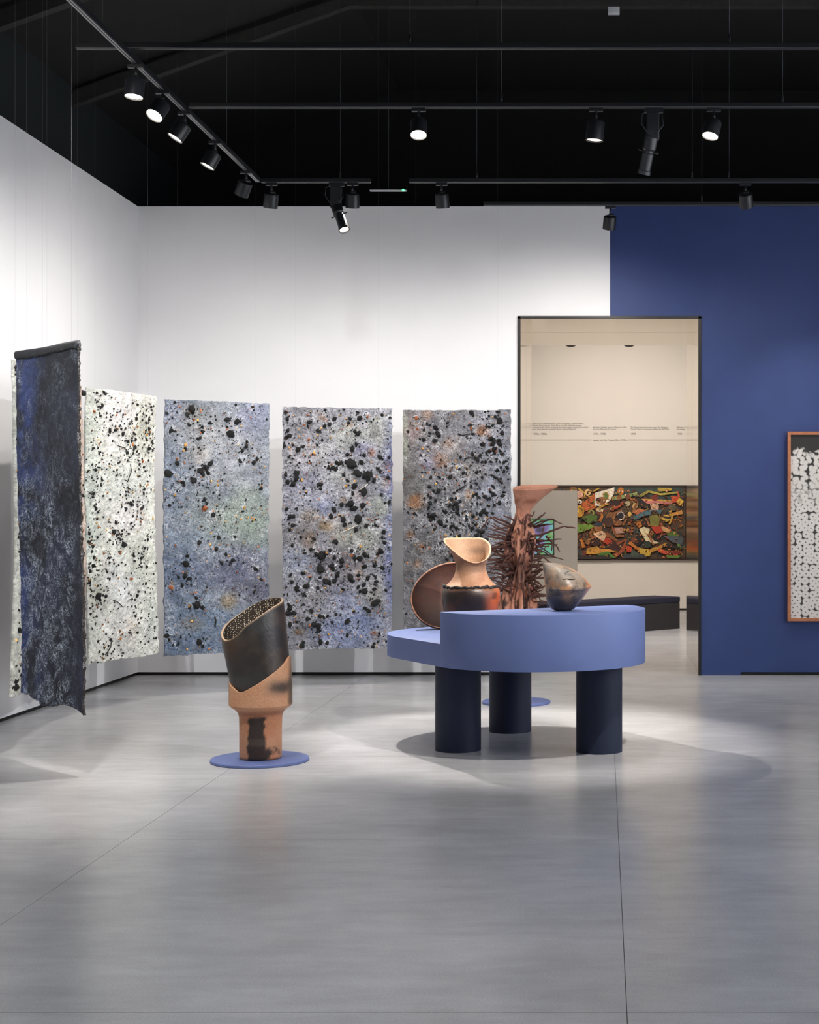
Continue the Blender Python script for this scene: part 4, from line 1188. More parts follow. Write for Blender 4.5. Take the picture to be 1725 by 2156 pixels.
def col_belly(V):
    P = V - np.array([SX, SY, 0])
    n = fbm(P, 7, 41, 5)
    C = np.tile(np.array((34, 24, 20), float), (len(P), 1))
    C = mixc(C, (96, 44, 26), sstep(0.48, 0.66, n) * 0.8)
    right = sstep(0.07, 0.17, P[:, 0])
    C = mixc(C, (186, 84, 38), right * sstep(0.40, 0.58, fbm(P, 9, 43)) * 0.9)
    C = mixc(C, (150, 104, 76), sstep(0.97, 1.01, P[:, 2] + (n - 0.5) * 0.06) * 0.6)
    C = mixc(C, (74, 74, 70), sstep(-0.13, -0.17, P[:, 0]) * 0.6)
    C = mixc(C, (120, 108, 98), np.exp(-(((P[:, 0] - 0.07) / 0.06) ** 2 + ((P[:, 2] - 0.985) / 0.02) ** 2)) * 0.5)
    return C
belly = mesh_obj('burnished_belly', V, F, 'burnished_clay', sv, smooth=True, cols=col_belly(V))
# ragged dark seam on the shoulder
nn = 140
path = []
for k in range(nn):
    a = 2 * math.pi * k / nn
    j = vnoise(np.array([[math.cos(a) * 2, math.sin(a) * 2, 0]]), 6, 3)[0] - 0.5
    path.append(Vector((SX + (0.180 + 0.006 * j) * math.cos(a), SY + (0.180 + 0.006 * j) * math.sin(a), 1.016 + 0.022 * j)))
rad = [0.0055 + 0.006 * vnoise(np.array([[k * 0.7, 3, 1.0]]), 1, 9)[0] for k in range(nn)]
path.append(path[0]); rad.append(rad[0])
tube('torn_seam', path, rad, 'twig_dark', belly, seg=7)
neckp = [(0.176, 1.020), (0.160, 1.032), (0.138, 1.052), (0.120, 1.078), (0.108, 1.105), (0.102, 1.13), (0.101, 1.15)]
rings = [np.stack([SX + r * cs, SY + r * sn, np.full(TH_N, z)], 1) for r, z in smoothprof(neckp, 30)]
for f in np.linspace(0.06, 1, 24):
    r = 0.101 + (rr_ - 0.101) * (f ** 1.6)
    z = 1.15 + (rz_ - 1.15) * f
    rings.append(np.stack([SX + r * cs, SY + r * sn, z], 1))
rings.append(np.stack([SX + (rr_ - 0.003) * cs, SY + (rr_ - 0.003) * sn, rz_ + 0.004], 1))
rings.append(np.stack([SX + (rr_ - 0.010) * cs, SY + (rr_ - 0.010) * sn, rz_ + 0.002], 1))
n_out = len(rings)
for f in np.linspace(0.96, 0, 20):
    r = 0.101 + (rr_ - 0.101) * (f ** 1.6) - 0.011
    z = 1.15 + (rz_ - 1.15) * f
    rings.append(np.stack([SX + r * cs, SY + r * sn, z], 1))
for r, z in ((0.09, 1.12), (0.098, 1.08), (0.12, 1.03)):
    rings.append(np.stack([SX + r * cs, SY + r * sn, np.full(TH_N, z)], 1))
V, F = loft_vf(rings, False, True)
P = V - np.array([SX, SY, 0])
n = fbm(P, 8, 51, 5)
C = np.tile(np.array((164, 122, 94), float), (len(P), 1))
C = mixc(C, (142, 96, 70), sstep(0.45, 0.65, n) * 0.7)
C = mixc(C, (110, 82, 62), sstep(1.10, 1.14, P[:, 2]) * sstep(1.20, 1.15, P[:, 2]) * sstep(0, -0.05, P[:, 1]) * 0.55 * (np.arange(len(P)) < n_out * TH_N))
C = mixc(C, (150, 110, 82), np.exp(-(((P[:, 0] + 0.03) / 0.05) ** 2 + ((P[:, 2] - 1.09) / 0.05) ** 2)) * 0.6)
inner = (np.arange(len(P)) >= n_out * TH_N).astype(float)
C = mixc(C, (184, 150, 120), inner * 0.7)
C = mixc(C, (120, 96, 80), inner * np.exp(-(((P[:, 0] - 0.03) / 0.06) ** 2 + ((P[:, 2] - 1.255) / 0.02) ** 2)) * 0.7)
C[(n_out - 2) * TH_N:n_out * TH_N] = (200, 164, 130)
mesh_obj('spout_neck', V, F, 'fired_clay', sv, smooth=True, cols=C)

# leaning dish behind it
dish = thing('leaning_dish', 'deep brown clay dish standing on its edge behind the spouted vase', 'dish', (-1.10, 10.62, ZL))
dc = np.array([-1.085, 10.62, ZL + 0.218])
nrmd = Vector((0.30, -0.80, 0.42)).normalized()          # the opening looks towards the viewer and up
e1 = Vector((0.80, 0.35, 0.10)); e1 = (e1 - nrmd * e1.dot(nrmd)).normalized()
e2 = nrmd.cross(e1)
rot = math.radians(28)
e1, e2 = e1 * math.cos(rot) + e2 * math.sin(rot), -e1 * math.sin(rot) + e2 * math.cos(rot)
e1, e2, n3 = np.array(e1), np.array(e2), np.array(nrmd)
def dish_ring(ph, off):
    # ph: 0 at the rim, 90 at the bottom of the bowl
    a, b2, dp = 0.292 - off, 0.228 - off, 0.13 - off
    k = math.cos(math.radians(ph)); s_ = math.sin(math.radians(ph))
    return dc + (a * k * cs)[:, None] * e1 + (b2 * k * sn)[:, None] * e2 - n3 * dp * s_ + n3 * 0.03 * (cs ** 2)[:, None] * k
ro = [dish_ring(ph, 0.0) for ph in np.linspace(88, 0, 26)]
ri = [dish_ring(ph, 0.008) for ph in np.linspace(0, 88, 26)]
V, F = loft_vf(ro + ri, True, True)
zmin = V[:, 2].min()
V[:, 2] += ZL + 0.0005 - zmin
P = V - dc
n = fbm(P, 7, 61, 5)
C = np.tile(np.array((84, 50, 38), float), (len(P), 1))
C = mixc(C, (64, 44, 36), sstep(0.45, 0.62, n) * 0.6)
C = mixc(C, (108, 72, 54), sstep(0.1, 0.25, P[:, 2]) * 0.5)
C = mixc(C, (40, 27, 24), sstep(0.02, -0.2, P[:, 2]) * 0.8)  # shading painted into the clay: paler top, darker bottom
k0 = (len(ro) - 1) * TH_N
C[k0:k0 + 2 * TH_N] = (150, 104, 80)
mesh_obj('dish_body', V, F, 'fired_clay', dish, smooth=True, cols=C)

# smoked seed-shaped vessel on the upper level
QX, QY = -0.232, 9.45
sil = [(1289, 1174, 1199), (1287.6, 1168, 1204), (1286, 1164, 1207), (1283, 1160, 1211), (1279, 1156.7, 1215), (1271, 1152.5, 1221.6), (1265, 1150.7, 1226), (1259, 1150, 1230.6), (1250, 1149.5, 1237), (1241, 1148.5, 1244), (1238, 1148, 1246), (1232, 1147, 1241), (1221.5, 1146, 1233.6), (1208, 1144.5, 1218.5), (1196, 1143.3, 1196), (1189, 1142.5, 1173), (1187.6, 1142.4, 1157)]
sil = np.array(sil, float)
yy = np.concatenate([np.linspace(1289, 1283, 12), np.linspace(1281.8, 1187.7, 62)])
lx = np.interp(-yy, -sil[:, 0], sil[:, 1]); rx = np.interp(-yy, -sil[:, 0], sil[:, 2])
sv_ = FPX / QY
rings = []
for y_, l_, r_ in zip(yy, lx, rx):
    z = ZU + 0.001 + (1289 - y_) / sv_
    xa, xb = (l_ - PX0) / sv_, (r_ - PX0) / sv_
    cxx, a = (xa + xb) / 2, (xb - xa) / 2
    f = (1289 - y_) / 100
    full = max(0.0, 1 - ((f - 0.42) / 0.60) ** 2) ** (0.85 if f > 0.42 else 0.5)
    bdep = min(a * 1.02 if f < 0.45 else 0.15, 0.146 * full + 0.003)
    sharp = float(sstep(0.25, 0.6, np.array([f]))[0])
    lens_ = np.sign(sn) * np.maximum(1 - cs ** 2, 0) ** (0.5 + 0.28 * sharp)
    rings.append(np.stack([cxx + a * cs, QY + bdep * lens_, np.full(TH_N, z)], 1))
V, F = loft_vf(rings)
sd = thing('seed_vessel', 'smoke-blackened round clay vessel with pointed edges on the upper table level', 'vessel', (QX, QY, ZU))
P = V - np.array([QX, QY, ZU])
n = fbm(P, 10, 71, 5); n2 = fbm(P, 22, 72, 4)
C = np.tile(np.array((128, 112, 98), float), (len(P), 1))
C = mixc(C, (184, 132, 90), sstep(0.48, 0.60, n) * 0.8)
C = mixc(C, (62, 56, 52), sstep(0.5, 0.62, n2) * 0.7)
C = mixc(C, (160, 152, 142), sstep(0.16, 0.24, P[:, 2]) * 0.45)
C = mixc(C, (36, 36, 38), sstep(0.15, 0.03, P[:, 2] + (n - 0.5) * 0.12) * 0.85)
rimw = sstep(0.93, 0.99, np.abs(np.tile(cs, len(rings)))) * sstep(0.06, 0.12, P[:, 2])
C = mixc(C, (198, 142, 98), rimw * 0.8)
C = mixc(C, (182, 120, 84), sstep(0.11, 0.145, P[:, 0]) * sstep(0.08, 0.12, P[:, 2]) * 0.7)
vb = mesh_obj('vessel_body', V, F, 'burnished_clay', sd, smooth=True, cols=C)
# stitched crack on its shoulder
pts = []
for k, (x, y) in enumerate(((1188, 1221), (1194, 1220.5), (1200, 1221.5), (1206, 1221), (1211, 1222))):
    z = ZU + (1289 - y) / sv_
    X0 = (x - PX0) / sv_
    f = (1289 - y) / 100
    pts.append((X0, QY - 0.112 + 0.0, z))
# lay the crack on the surface
def seat(ptx, ptz):
    d2 = (V[:, 0] - ptx) ** 2 + (V[:, 2] - ptz) ** 2 + np.where(V[:, 1] > QY, 10, 0)
    return V[int(np.argmin(d2))]
tube('crack_mark', [Vector(seat(p[0], p[2])) + Vector((0, -0.001, 0)) for p in pts], [0.002, 0.003, 0.0035, 0.003, 0.002], 'twig_dark', vb, seg=6)
tube('crack_mark', [Vector(seat((x - PX0) / sv_, ZU + (1289 - y) / sv_)) + Vector((0, -0.001, 0)) for x, y in ((1190, 1210), (1196, 1206), (1202, 1204), (1208, 1206))], 0.002, 'twig_dark', vb, seg=6)

# ------------------------------------------------------------------ root figure behind the table
RX, RY = -0.69, 12.09
sr = FPX / RY
dsk = lathe('floor_disc', [(0.267, 0.0), (0.272, 0.003), (0.272, 0.015), (0.268, 0.018)], (RX, RY, 0), (0, 0, 1), 'disc_blue', None, 64, origin=(RX, RY, 0))
tag(dsk, 'round blue floor disc behind the legs of the display table', 'plinth disc')
rf = thing('root_figure', 'tall clay figure bristling with dark roots and flaring to a funnel top', 'sculpture', (RX, RY, 0.018))
# (z, centre x px, half width px, depth m)
secs = [(0.019, 1084, 20, 0.09), (0.15, 1084, 21, 0.09), (0.40, 1085, 24, 0.10), (0.60, 1088, 32, 0.12), (0.76, 1089, 35, 0.13), (0.86, 1091, 31, 0.12), (0.95, 1096, 23, 0.09), (1.03, 1098, 18, 0.07), (1.12, 1097, 23, 0.085), (1.22, 1096, 29, 0.105), (1.33, 1096, 30, 0.105), (1.40, 1099, 22, 0.08), (1.46, 1101, 16, 0.06), (1.52, 1102, 15, 0.055)]
S = np.array(secs)
zs = np.concatenate([np.linspace(0.019, 1.52, 150)])
def si(k):
    return np.interp(zs, S[:, 0], S[:, k])
def smooth1(a, w=7):
    pad = np.pad(a, w, mode='edge'); ker = np.ones(2 * w + 1) / (2 * w + 1)
    return np.convolve(pad, ker, 'valid')
cxs, hw, dpt = smooth1(si(1)), smooth1(si(2)), smooth1(si(3))
rings = []
for z, cx_, h_, dp_ in zip(zs, cxs, hw, dpt):
    # vertical folds
    tw = z * 60
    fold = 1 + 0.17 * np.sin(np.radians(th * 5 + tw * 3)) + 0.12 * np.sin(np.radians(th * 11 - tw * 4))
    fade = float(sstep(1.50, 1.38, np.array([z]))[0])
    fold = 1 + (fold - 1) * fade
    # two lobes low down
    lob = 1 - 0.38 * float(sstep(0.98, 0.80, np.array([z]))[0]) * np.exp(-(np.minimum(np.abs(th - 270), np.abs(th - 90)) / 16.0) ** 2)
    X = (cx_ - PX0) / sr + h_ / sr * cs * fold * lob
    Y = RY + dp_ * sn * fold * lob
    rings.append(np.stack([X, Y, np.full(TH_N, z)], 1))
# funnel: right lip flares far out
ft_l, ft_r = (1080 - PX0) / sr, (1176 - PX0) / sr
for f in np.linspace(0.06, 1, 26):
    xl = (1087 + (1080 - 1087) * f - PX0) / sr
    xr = (1117 + (1176 - 1117) * f ** 1.35 - PX0) / sr
    cxx, a = (xl + xr) / 2, (xr - xl) / 2
    dp_ = 0.055 + 0.10 * f
    zt_ = 1.716 + 0.022 * sn + 0.0 * cs + 0.006 * cs
    z = 1.52 + (zt_ - 1.52) * f
    rings.append(np.stack([cxx + a * cs, RY + dp_ * sn, z], 1))
last = rings[-1]
n_out = len(rings)
cen = last.mean(0)
rings.append(last + np.array([0, 0, 0.003]) + (cen - last) * 0.03)
rings.append(last + (cen - last) * 0.07)
for f in np.linspace(0.9, 0.0, 10):
    k = int(len(rings) * 0)
    src = rings[n_out - 26 + int(f * 25)]
    c0 = src.mean(0)
    rings.append(src + (c0 - src) * 0.12)
V, F = loft_vf(rings, True, True)
P = V - np.array([RX, RY, 0])
V = V + 0.006 * (fbm(P, 22, 81, 4) - 0.5)[:, None] * np.array([1, 1, 0.2]) * 2
n = fbm(P, 9, 82, 5)
C = np.tile(np.array((198, 138, 112), float), (len(P), 1))
C = mixc(C, (180, 118, 92), sstep(0.45, 0.62, n) * 0.7)
veins = sstep(0.52, 0.58, fbm(P * np.array([2.2, 2.2, 0.45]), 14, 84, 3)) * sstep(1.55, 1.40, P[:, 2])
C = mixc(C, (48, 28, 26), veins * 0.9)
C = mixc(C, (70, 44, 36), sstep(0.93, 1.0, P[:, 2]) * sstep(1.2, 1.08, P[:, 2]) * 0.55)
C = C * (1 - 0.12 * sstep(1.5, 1.6, P[:, 2]))[:, None]
C = mixc(C, (120, 72, 52), np.exp(-((P[:, 2] - 1.60) / 0.018) ** 2) * 0.6 * sstep(0.5, 0.56, n + 0.06))
mesh_obj('clay_body', V, F, 'fired_clay', rf, smooth=True, cols=C)

Z7 = (6.635, 1000, 1000)
HAND = [
    [(545,720),(400,640),(270,590),(180,620),(95,750)], [(555,650),(480,600),(400,570)], [(480,800),(350,760),(220,705)], [(480,840),(340,800),(210,750)],
    [(440,900),(300,880),(180,855)], [(560,935),(430,940),(330,950),(200,1010)], [(470,1030),(360,1010),(250,1020)], [(480,1120),(350,1120),(230,1125)],
    [(500,1200),(400,1220),(280,1230),(160,1250)], [(500,1260),(380,1190),(360,1260),(420,1330)], [(510,1400),(420,1370),(330,1300),(200,1310)], [(530,1430),(400,1400),(280,1370),(175,1360)],
    [(540,1490),(430,1480),(330,1420),(210,1440)], [(530,1520),(410,1570),(320,1500),(230,1450)], [(500,1640),(400,1600),(330,1560)], [(400,1500),(400,1420),(450,1390),(540,1440)],
    [(750,700),(880,620),(985,525)], [(770,720),(920,650),(1090,620),(1220,685)], [(780,860),(950,830),(1100,770),(1250,715),(1410,740)], [(700,760),(705,640),(740,550),(800,580),(835,510)],
    [(800,830),(880,845),(950,850)], [(830,900),(1000,920),(1060,870)], [(830,990),(950,970),(1050,960),(1140,990),(1190,1070)], [(790,1040),(900,1060),(1010,1090)],
    [(1000,850),(1040,900),(1090,960),(1070,1060)], [(760,1200),(860,1190),(960,1150),(1070,1225)], [(770,1260),(880,1250),(980,1230),(1070,1222)], [(770,1270),(870,1290),(960,1330)],
    [(760,1420),(850,1380),(940,1310)], [(740,1500),(850,1440),(960,1440)], [(760,1560),(830,1510),(880,1560)], [(760,1640),(850,1600),(960,1580)], [(790,1700),(880,1660),(970,1665)], [(790,1720),(880,1700),(975,1700)], [(830,1770),(920,1765),(1000,1770)], [(770,1680),(870,1640),(950,1600)],
    [(600,740),(620,790),(615,880),(630,940)], [(670,620),(660,690),(620,620)], [(690,900),(680,980),(640,1040)], [(780,820),(740,900),(760,1000),(750,1100)], [(540,880),(500,820),(580,790)],
    [(720,560),(700,700),(690,850)], [(820,900),(830,980),(810,1080)], [(640,1100),(610,1200),(590,1300),(560,1400)], [(690,1100),(680,1250),(700,1380)], [(600,1480),(590,1600),(560,1740)], [(650,1500),(680,1620),(700,1760)], [(720,1500),(770,1640),(820,1780)], [(490,1600),(520,1690),(500,1760)],
]
rr = random.Random(21)
for pts in HAND:
    s_, ox, oy = Z7
    out = []
    nP = len(pts)
    zf = RY - rr.uniform(0.02, 0.10)
    spread = rr.uniform(-0.10, 0.06)
    inside = all(430 < p[0] < 850 for p in pts)
    for i, (x, y) in enumerate(pts):
        f = i / (nP - 1)
        d = (RY - 0.115) if inside else zf + spread * f
        out.append(wpt(x / s_ + ox, y / s_ + oy, d))
    # finer path with small kinks
    path = []
    for i in range(nP - 1):
        for k in range(3):
            f = k / 3
            p = out[i].lerp(out[i + 1], f)
            if k: p += Vector((rr.uniform(-1, 1), rr.uniform(-1, 1), rr.uniform(-1, 1))) * 0.004
            path.append(p)
    path.append(out[-1])
    m_ = len(path)
    r0 = rr.uniform(0.0072, 0.0096)
    tube('root', path, [r0 * (1.15 - 0.55 * k / (m_ - 1)) * rr.uniform(0.85, 1.15) for k in range(m_)], 'root_brown', rf, seg=5)
for k in range(110):
    z = rr.choice((rr.uniform(0.72, 1.42), rr.uniform(0.9, 1.3)))
    ang = rr.choice((rr.uniform(-0.9, 0.9), math.pi + rr.uniform(-0.9, 0.9), rr.uniform(0, 6.28)))
    i = int(np.clip((z - 0.019) / (1.52 - 0.019) * 149, 0, 149))
    cx_, hx = (cxs[i] - PX0) / sr, hw[i] / sr
    dirh = Vector((math.cos(ang), math.sin(ang), 0))
    start = Vector((cx_ + hx * 0.75 * dirh.x, RY + dpt[i] * 0.75 * dirh.y, z))
    Ln = rr.uniform(0.12, 0.30)
    cur = start
    path = [cur]
    dv = (dirh + Vector((0, 0, rr.uniform(-0.2, 0.35)))).normalized()
    bendz = rr.uniform(-0.35, 0.25)
    for q in range(7):
        dv = (dv + Vector((rr.uniform(-0.26, 0.26), rr.uniform(-0.26, 0.26), bendz * 0.3 + rr.uniform(-0.24, 0.24)))).normalized()
        cur = cur + dv * Ln / 7
        path.append(cur)
    r0 = rr.uniform(0.0060, 0.0088)
    tube('root', path, [r0 * (1.1 - 0.5 * q / 7) for q in range(8)], 'root_brown', rf, seg=5)
# ------------------------------------------------------------------ framed print on the blue wall
m, nt, b = newmat('log_print')
tc = N(nt, 'ShaderNodeTexCoord')
sep = N(nt, 'ShaderNodeSeparateXYZ')
nt.links.new(tc.outputs['Object'], sep.inputs[0])
mp = N(nt, 'ShaderNodeMapping')
nt.links.new(tc.outputs['Object'], mp.inputs['Vector'])
vo = N(nt, 'ShaderNodeTexVoronoi'); vo.inputs['Scale'].default_value = 16.5; vo.inputs['Randomness'].default_value = 0.42
vo.voronoi_dimensions = '2D'
cmb = N(nt, 'ShaderNodeCombineXYZ')
nt.links.new(sep.outputs['X'], cmb.inputs['X']); nt.links.new(sep.outputs['Z'], cmb.inputs['Y'])
nt.links.new(cmb.outputs[0], vo.inputs['Vector'])
ring = N(nt, 'ShaderNodeValToRGB')
el = ring.color_ramp.elements
el[0].position = 0.0; el[0].color = (*srgb((96, 92, 88)), 1)
el[1].position = 1.0; el[1].color = (*srgb((30, 29, 28)), 1)
for p_, c_ in ((0.08, (120, 116, 112)), (0.14, (212, 208, 203)), (0.40, (216, 212, 207)), (0.50, (198, 194, 190)), (0.54, (216, 212, 207)), (0.60, (60, 58, 56))):
    e = el.new(p_); e.color = (*srgb(c_), 1)
nt.links.new(vo.outputs['Distance'], ring.inputs['Fac'])
# upper part: smaller, crowded ends fading to a dark thicket
vo2 = N(nt, 'ShaderNodeTexVoronoi'); vo2.inputs['Scale'].default_value = 26; vo2.inputs['Randomness'].default_value = 1.0
vo2.voronoi_dimensions = '2D'
nt.links.new(cmb.outputs[0], vo2.inputs['Vector'])
rp2 = N(nt, 'ShaderNodeValToRGB')
e2_ = rp2.color_ramp.elements
e2_[0].position = 0.0; e2_[0].color = (*srgb((160, 156, 152)), 1)
e2_[1].position = 0.70; e2_[1].color = (*srgb((40, 38, 36)), 1)
x = e2_.new(0.15); x.color = (*srgb((214, 210, 205)), 1)
x = e2_.new(0.5); x.color = (*srgb((200, 196, 191)), 1)
nt.links.new(vo2.outputs['Distance'], rp2.inputs['Fac'])
mrz = N(nt, 'ShaderNodeMapRange')
mrz.inputs['From Min'].default_value = 1.05; mrz.inputs['From Max'].default_value = 1.3
nt.links.new(sep.outputs['Z'], mrz.inputs['Value'])
m1 = N(nt, 'ShaderNodeMix', data_type='RGBA')
nt.links.new(mrz.outputs[0], m1.inputs[0]); nt.links.new(ring.outputs[0], m1.inputs[6]); nt.links.new(rp2.outputs[0], m1.inputs[7])
nz = N(nt, 'ShaderNodeTexNoise'); nz.inputs['Scale'].default_value = 9; nz.inputs['Detail'].default_value = 4
nt.links.new(tc.outputs['Object'], nz.inputs['Vector'])
ad = N(nt, 'ShaderNodeMath', operation='MULTIPLY_ADD')
nt.links.new(nz.outputs['Fac'], ad.inputs[0]); ad.inputs[1].default_value = 0.5
nt.links.new(sep.outputs['Z'], ad.inputs[2])
mrd = N(nt, 'ShaderNodeMapRange')
mrd.inputs['From Min'].default_value = 1.82; mrd.inputs['From Max'].default_value = 1.86
nt.links.new(ad.outputs[0], mrd.inputs['Value'])
m2 = N(nt, 'ShaderNodeMix', data_type='RGBA')
nt.links.new(mrd.outputs[0], m2.inputs[0]); nt.links.new(m1.outputs[2], m2.inputs[6])
m2.inputs[7].default_value = (*srgb((38, 36, 34)), 1)
nt.links.new(m2.outputs[2], b.inputs['Base Color'])
b.inputs['Roughness'].default_value = 0.5
MATS['log_print'] = m

fy = DB - 0.06
sF = FPX / (DB - 0.05)
fx0 = (1659 - PX0) / sF
fz1 = HCAM - (909 - PY0) / sF
fz0 = HCAM - (1308 - PY0) / sF
fx1 = fx0 + 1.15
pic = thing('framed_print', 'black and white print of stacked log ends in an orange-brown wooden frame', 'picture', ((fx0 + fx1) / 2, DB, fz0))
fw = 0.028
def frame_parts(parent, x0, x1, z0, z1, y0, y1, w, mat):
    # mitred frame sides
    for (a, b_, c_, d_) in (((x0, z0), (x1, z0), (x1 - w, z0 + w), (x0 + w, z0 + w)), ((x0, z1), (x0 + w, z1 - w), (x1 - w, z1 - w), (x1, z1)),
                            ((x0, z0), (x0 + w, z0 + w), (x0 + w, z1 - w), (x0, z1)), ((x1, z0), (x1, z1), (x1 - w, z1 - w), (x1 - w, z0 + w))):
        q = [a, b_, c_, d_]
        V = [(p[0], y0, p[1]) for p in q] + [(p[0], y1, p[1]) for p in q]
        F = [(0, 1, 2, 3), (7, 6, 5, 4)] + [(k, 4 + k, 4 + (k + 1) % 4, (k + 1) % 4) for k in range(4)]
        mesh_obj('frame_side', V, F, mat, parent)
frame_parts(pic, fx0, fx1, fz0, fz1, DB - 0.06, DB - 0.012, fw, 'frame_wood')
box('print_sheet', fx0 + fw - 0.004, fx1 - fw + 0.004, DB - 0.042, DB - 0.036, fz0 + fw - 0.004, fz1 - fw + 0.004, 'log_print', parent=pic)
box('back_board', fx0 + 0.01, fx1 - 0.01, DB - 0.036, DB, fz0 + 0.01, fz1 - 0.01, 'frame_dark', parent=pic)

# ------------------------------------------------------------------ next room: painting, partition, screen, bench, lettering
sP = FPX / (DF - 0.04)
def PP(px, py):
    return (px - PX0) / sP, HCAM - (py - PY0) / sP
x0, z1 = PP(1150, 1022)
x1, z0 = PP(1447, 1179)
pt = thing('crowd_painting', 'wide colourful painting of a tumbling crowd on the cream far wall', 'painting', ((x0 + x1) / 2, DF, z0))
frame_parts(pt, x0, x1, z0, z1, DF - 0.05, DF - 0.005, 0.022, 'frame_dark')
painted('oil_paint', 0.55, 0.3, 60, fine=0.25, fscale=50)
box('stretcher', x0 + 0.01, x1 - 0.01, DF - 0.028, DF, z0 + 0.01, z1 - 0.01, 'frame_dark', parent=pt)
# paint layers: flat shapes of colour, each a hair above the one below
s6, o6x, o6y = 6.16, 1200, 1010
PV, PF, PC = [], [], []
yl = [DF - 0.030]
def shape(pts, col, jit=0.0):
    n = len(PV)
    yl[0] -= 0.00005
    r = random.Random(len(PV))
    for (x, y) in pts:
        X, Z = PP(x / s6 + o6x, y / s6 + o6y)
        X = min(max(X, x0 + 0.015), x1 - 0.015); Z = min(max(Z, z0 + 0.015), z1 - 0.015)
        PV.append((X, yl[0], Z)); PC.append(tuple(np.clip(np.array(col) * r.uniform(0.88, 1.1), 0, 255)))
    PF.append(tuple(range(n, n + len(pts)))[::-1])
def ell(cx, cy, rx, ry, col, rot=0, n=14):
    c, s_ = math.cos(math.radians(rot)), math.sin(math.radians(rot))
    shape([(cx + rx * math.cos(a) * c - ry * math.sin(a) * s_, cy + rx * math.cos(a) * s_ + ry * math.sin(a) * c) for a in [2 * math.pi * k / n for k in range(n)]], col)
def limb(pts, w, col):
    L, R = [], []
    for i, (x, y) in enumerate(pts):
        x2, y2 = pts[min(i + 1, len(pts) - 1)]; xa, ya = pts[max(i - 1, 0)]
        dx, dy = x2 - xa, y2 - ya; l = math.hypot(dx, dy) or 1
        ww = w * (1 - 0.35 * i / max(1, len(pts) - 1))
        L.append((x - dy / l * ww, y + dx / l * ww)); R.append((x + dy / l * ww, y - dx / l * ww))
    shape(L + R[::-1], col)
shape([(-320, 90), (1500, 90), (1500, 1045), (-320, 1045)], (82, 62, 44))
rp_ = random.Random(5)
for k in range(170):      # dark tumbling ground
    ell(rp_.uniform(-300, 1480), rp_.uniform(130, 1010), rp_.uniform(25, 80), rp_.uniform(18, 50), rp_.choice([(64, 46, 34), (44, 34, 30), (70, 74, 52), (104, 66, 40), (66, 70, 70), (120, 78, 44), (84, 84, 48), (128, 58, 36), (52, 54, 48), (140, 90, 50)]), rp_.uniform(0, 180))
shape([(560, 100), (1470, 100), (1470, 330), (1000, 230), (560, 220)], (62, 78, 72))
for k in range(520):
    cx_, cy_ = rp_.uniform(-300, 1480), rp_.uniform(130, 1010); a_ = rp_.uniform(0, 6.28); l_ = rp_.uniform(20, 70)
    limb([(cx_, cy_), (cx_ + l_ * math.cos(a_), cy_ + l_ * math.sin(a_) * 0.7)], rp_.uniform(6, 16), rp_.choice([(150, 84, 42), (178, 108, 48), (110, 56, 36), (86, 46, 32), (70, 62, 46), (196, 140, 66), (52, 36, 30), (140, 60, 36), (104, 100, 54), (74, 88, 84)]))
for k in range(34):       # left part, behind the partition and by its edge
    ell(rp_.uniform(-300, 90), rp_.uniform(120, 1000), rp_.uniform(25, 70), rp_.uniform(16, 40), rp_.choice([(196, 142, 52), (160, 62, 34), (90, 110, 50), (120, 72, 44), (210, 160, 70), (60, 60, 70)]), rp_.uniform(0, 180))
SK = (150, 96, 54); DK = (58, 34, 26); OR = (196, 116, 44); RED = (190, 62, 36); GR = (84, 108, 42); YE = (206, 164, 66); WH = (232, 218, 196); BL = (84, 112, 120); PK = (222, 168, 140)
# wings, birds and masks of the upper left
shape([(330, 170), (580, 100), (575, 180), (520, 270), (420, 340), (320, 340)], WH)
shape([(320, 180), (330, 340), (200, 410), (150, 320)], (178, 76, 38))
for k in range(6): limb([(325, 190 + k * 34), (180, 300 + k * 22)], 9, (206, 110, 50))
ell(130, 190, 46, 48, PK); ell(235, 165, 40, 44, (226, 182, 120)); ell(232, 178, 12, 10, (30, 26, 24)); ell(130, 288, 28, 28, WH); ell(130, 288, 12, 12, (24, 20, 20))
ell(125, 410, 62, 80, (222, 158, 50)); ell(110, 408, 18, 16, (236, 190, 90))
limb([(380, 110), (310, 150), (240, 150)], 10, YE); limb([(110, 110), (190, 170), (200, 240)], 11, YE)
ell(280, 430, 38, 46, (160, 150, 70)); ell(280, 432, 18, 30, (96, 70, 40))
shape([(150, 500), (260, 440), (360, 470), (350, 540), (240, 570)], GR); shape([(90, 580), (260, 570), (320, 610), (240, 650), (110, 690)], (112, 144, 52))
ell(470, 210, 40, 52, (200, 160, 60)); ell(470, 215, 22, 48, (96, 120, 60))
ell(410, 275, 62, 52, SK, -15); ell(440, 272, 10, 12, (236, 216, 170)); ell(385, 310, 9, 10, (236, 216, 170)); ell(370, 260, 36, 26, (56, 36, 28))
limb([(340, 390), (440, 330), (500, 310)], 16, (196, 150, 60))
for k in range(5): limb([(350 + k * 18, 420), (362 + k * 18, 375)], 6, (238, 214, 176))
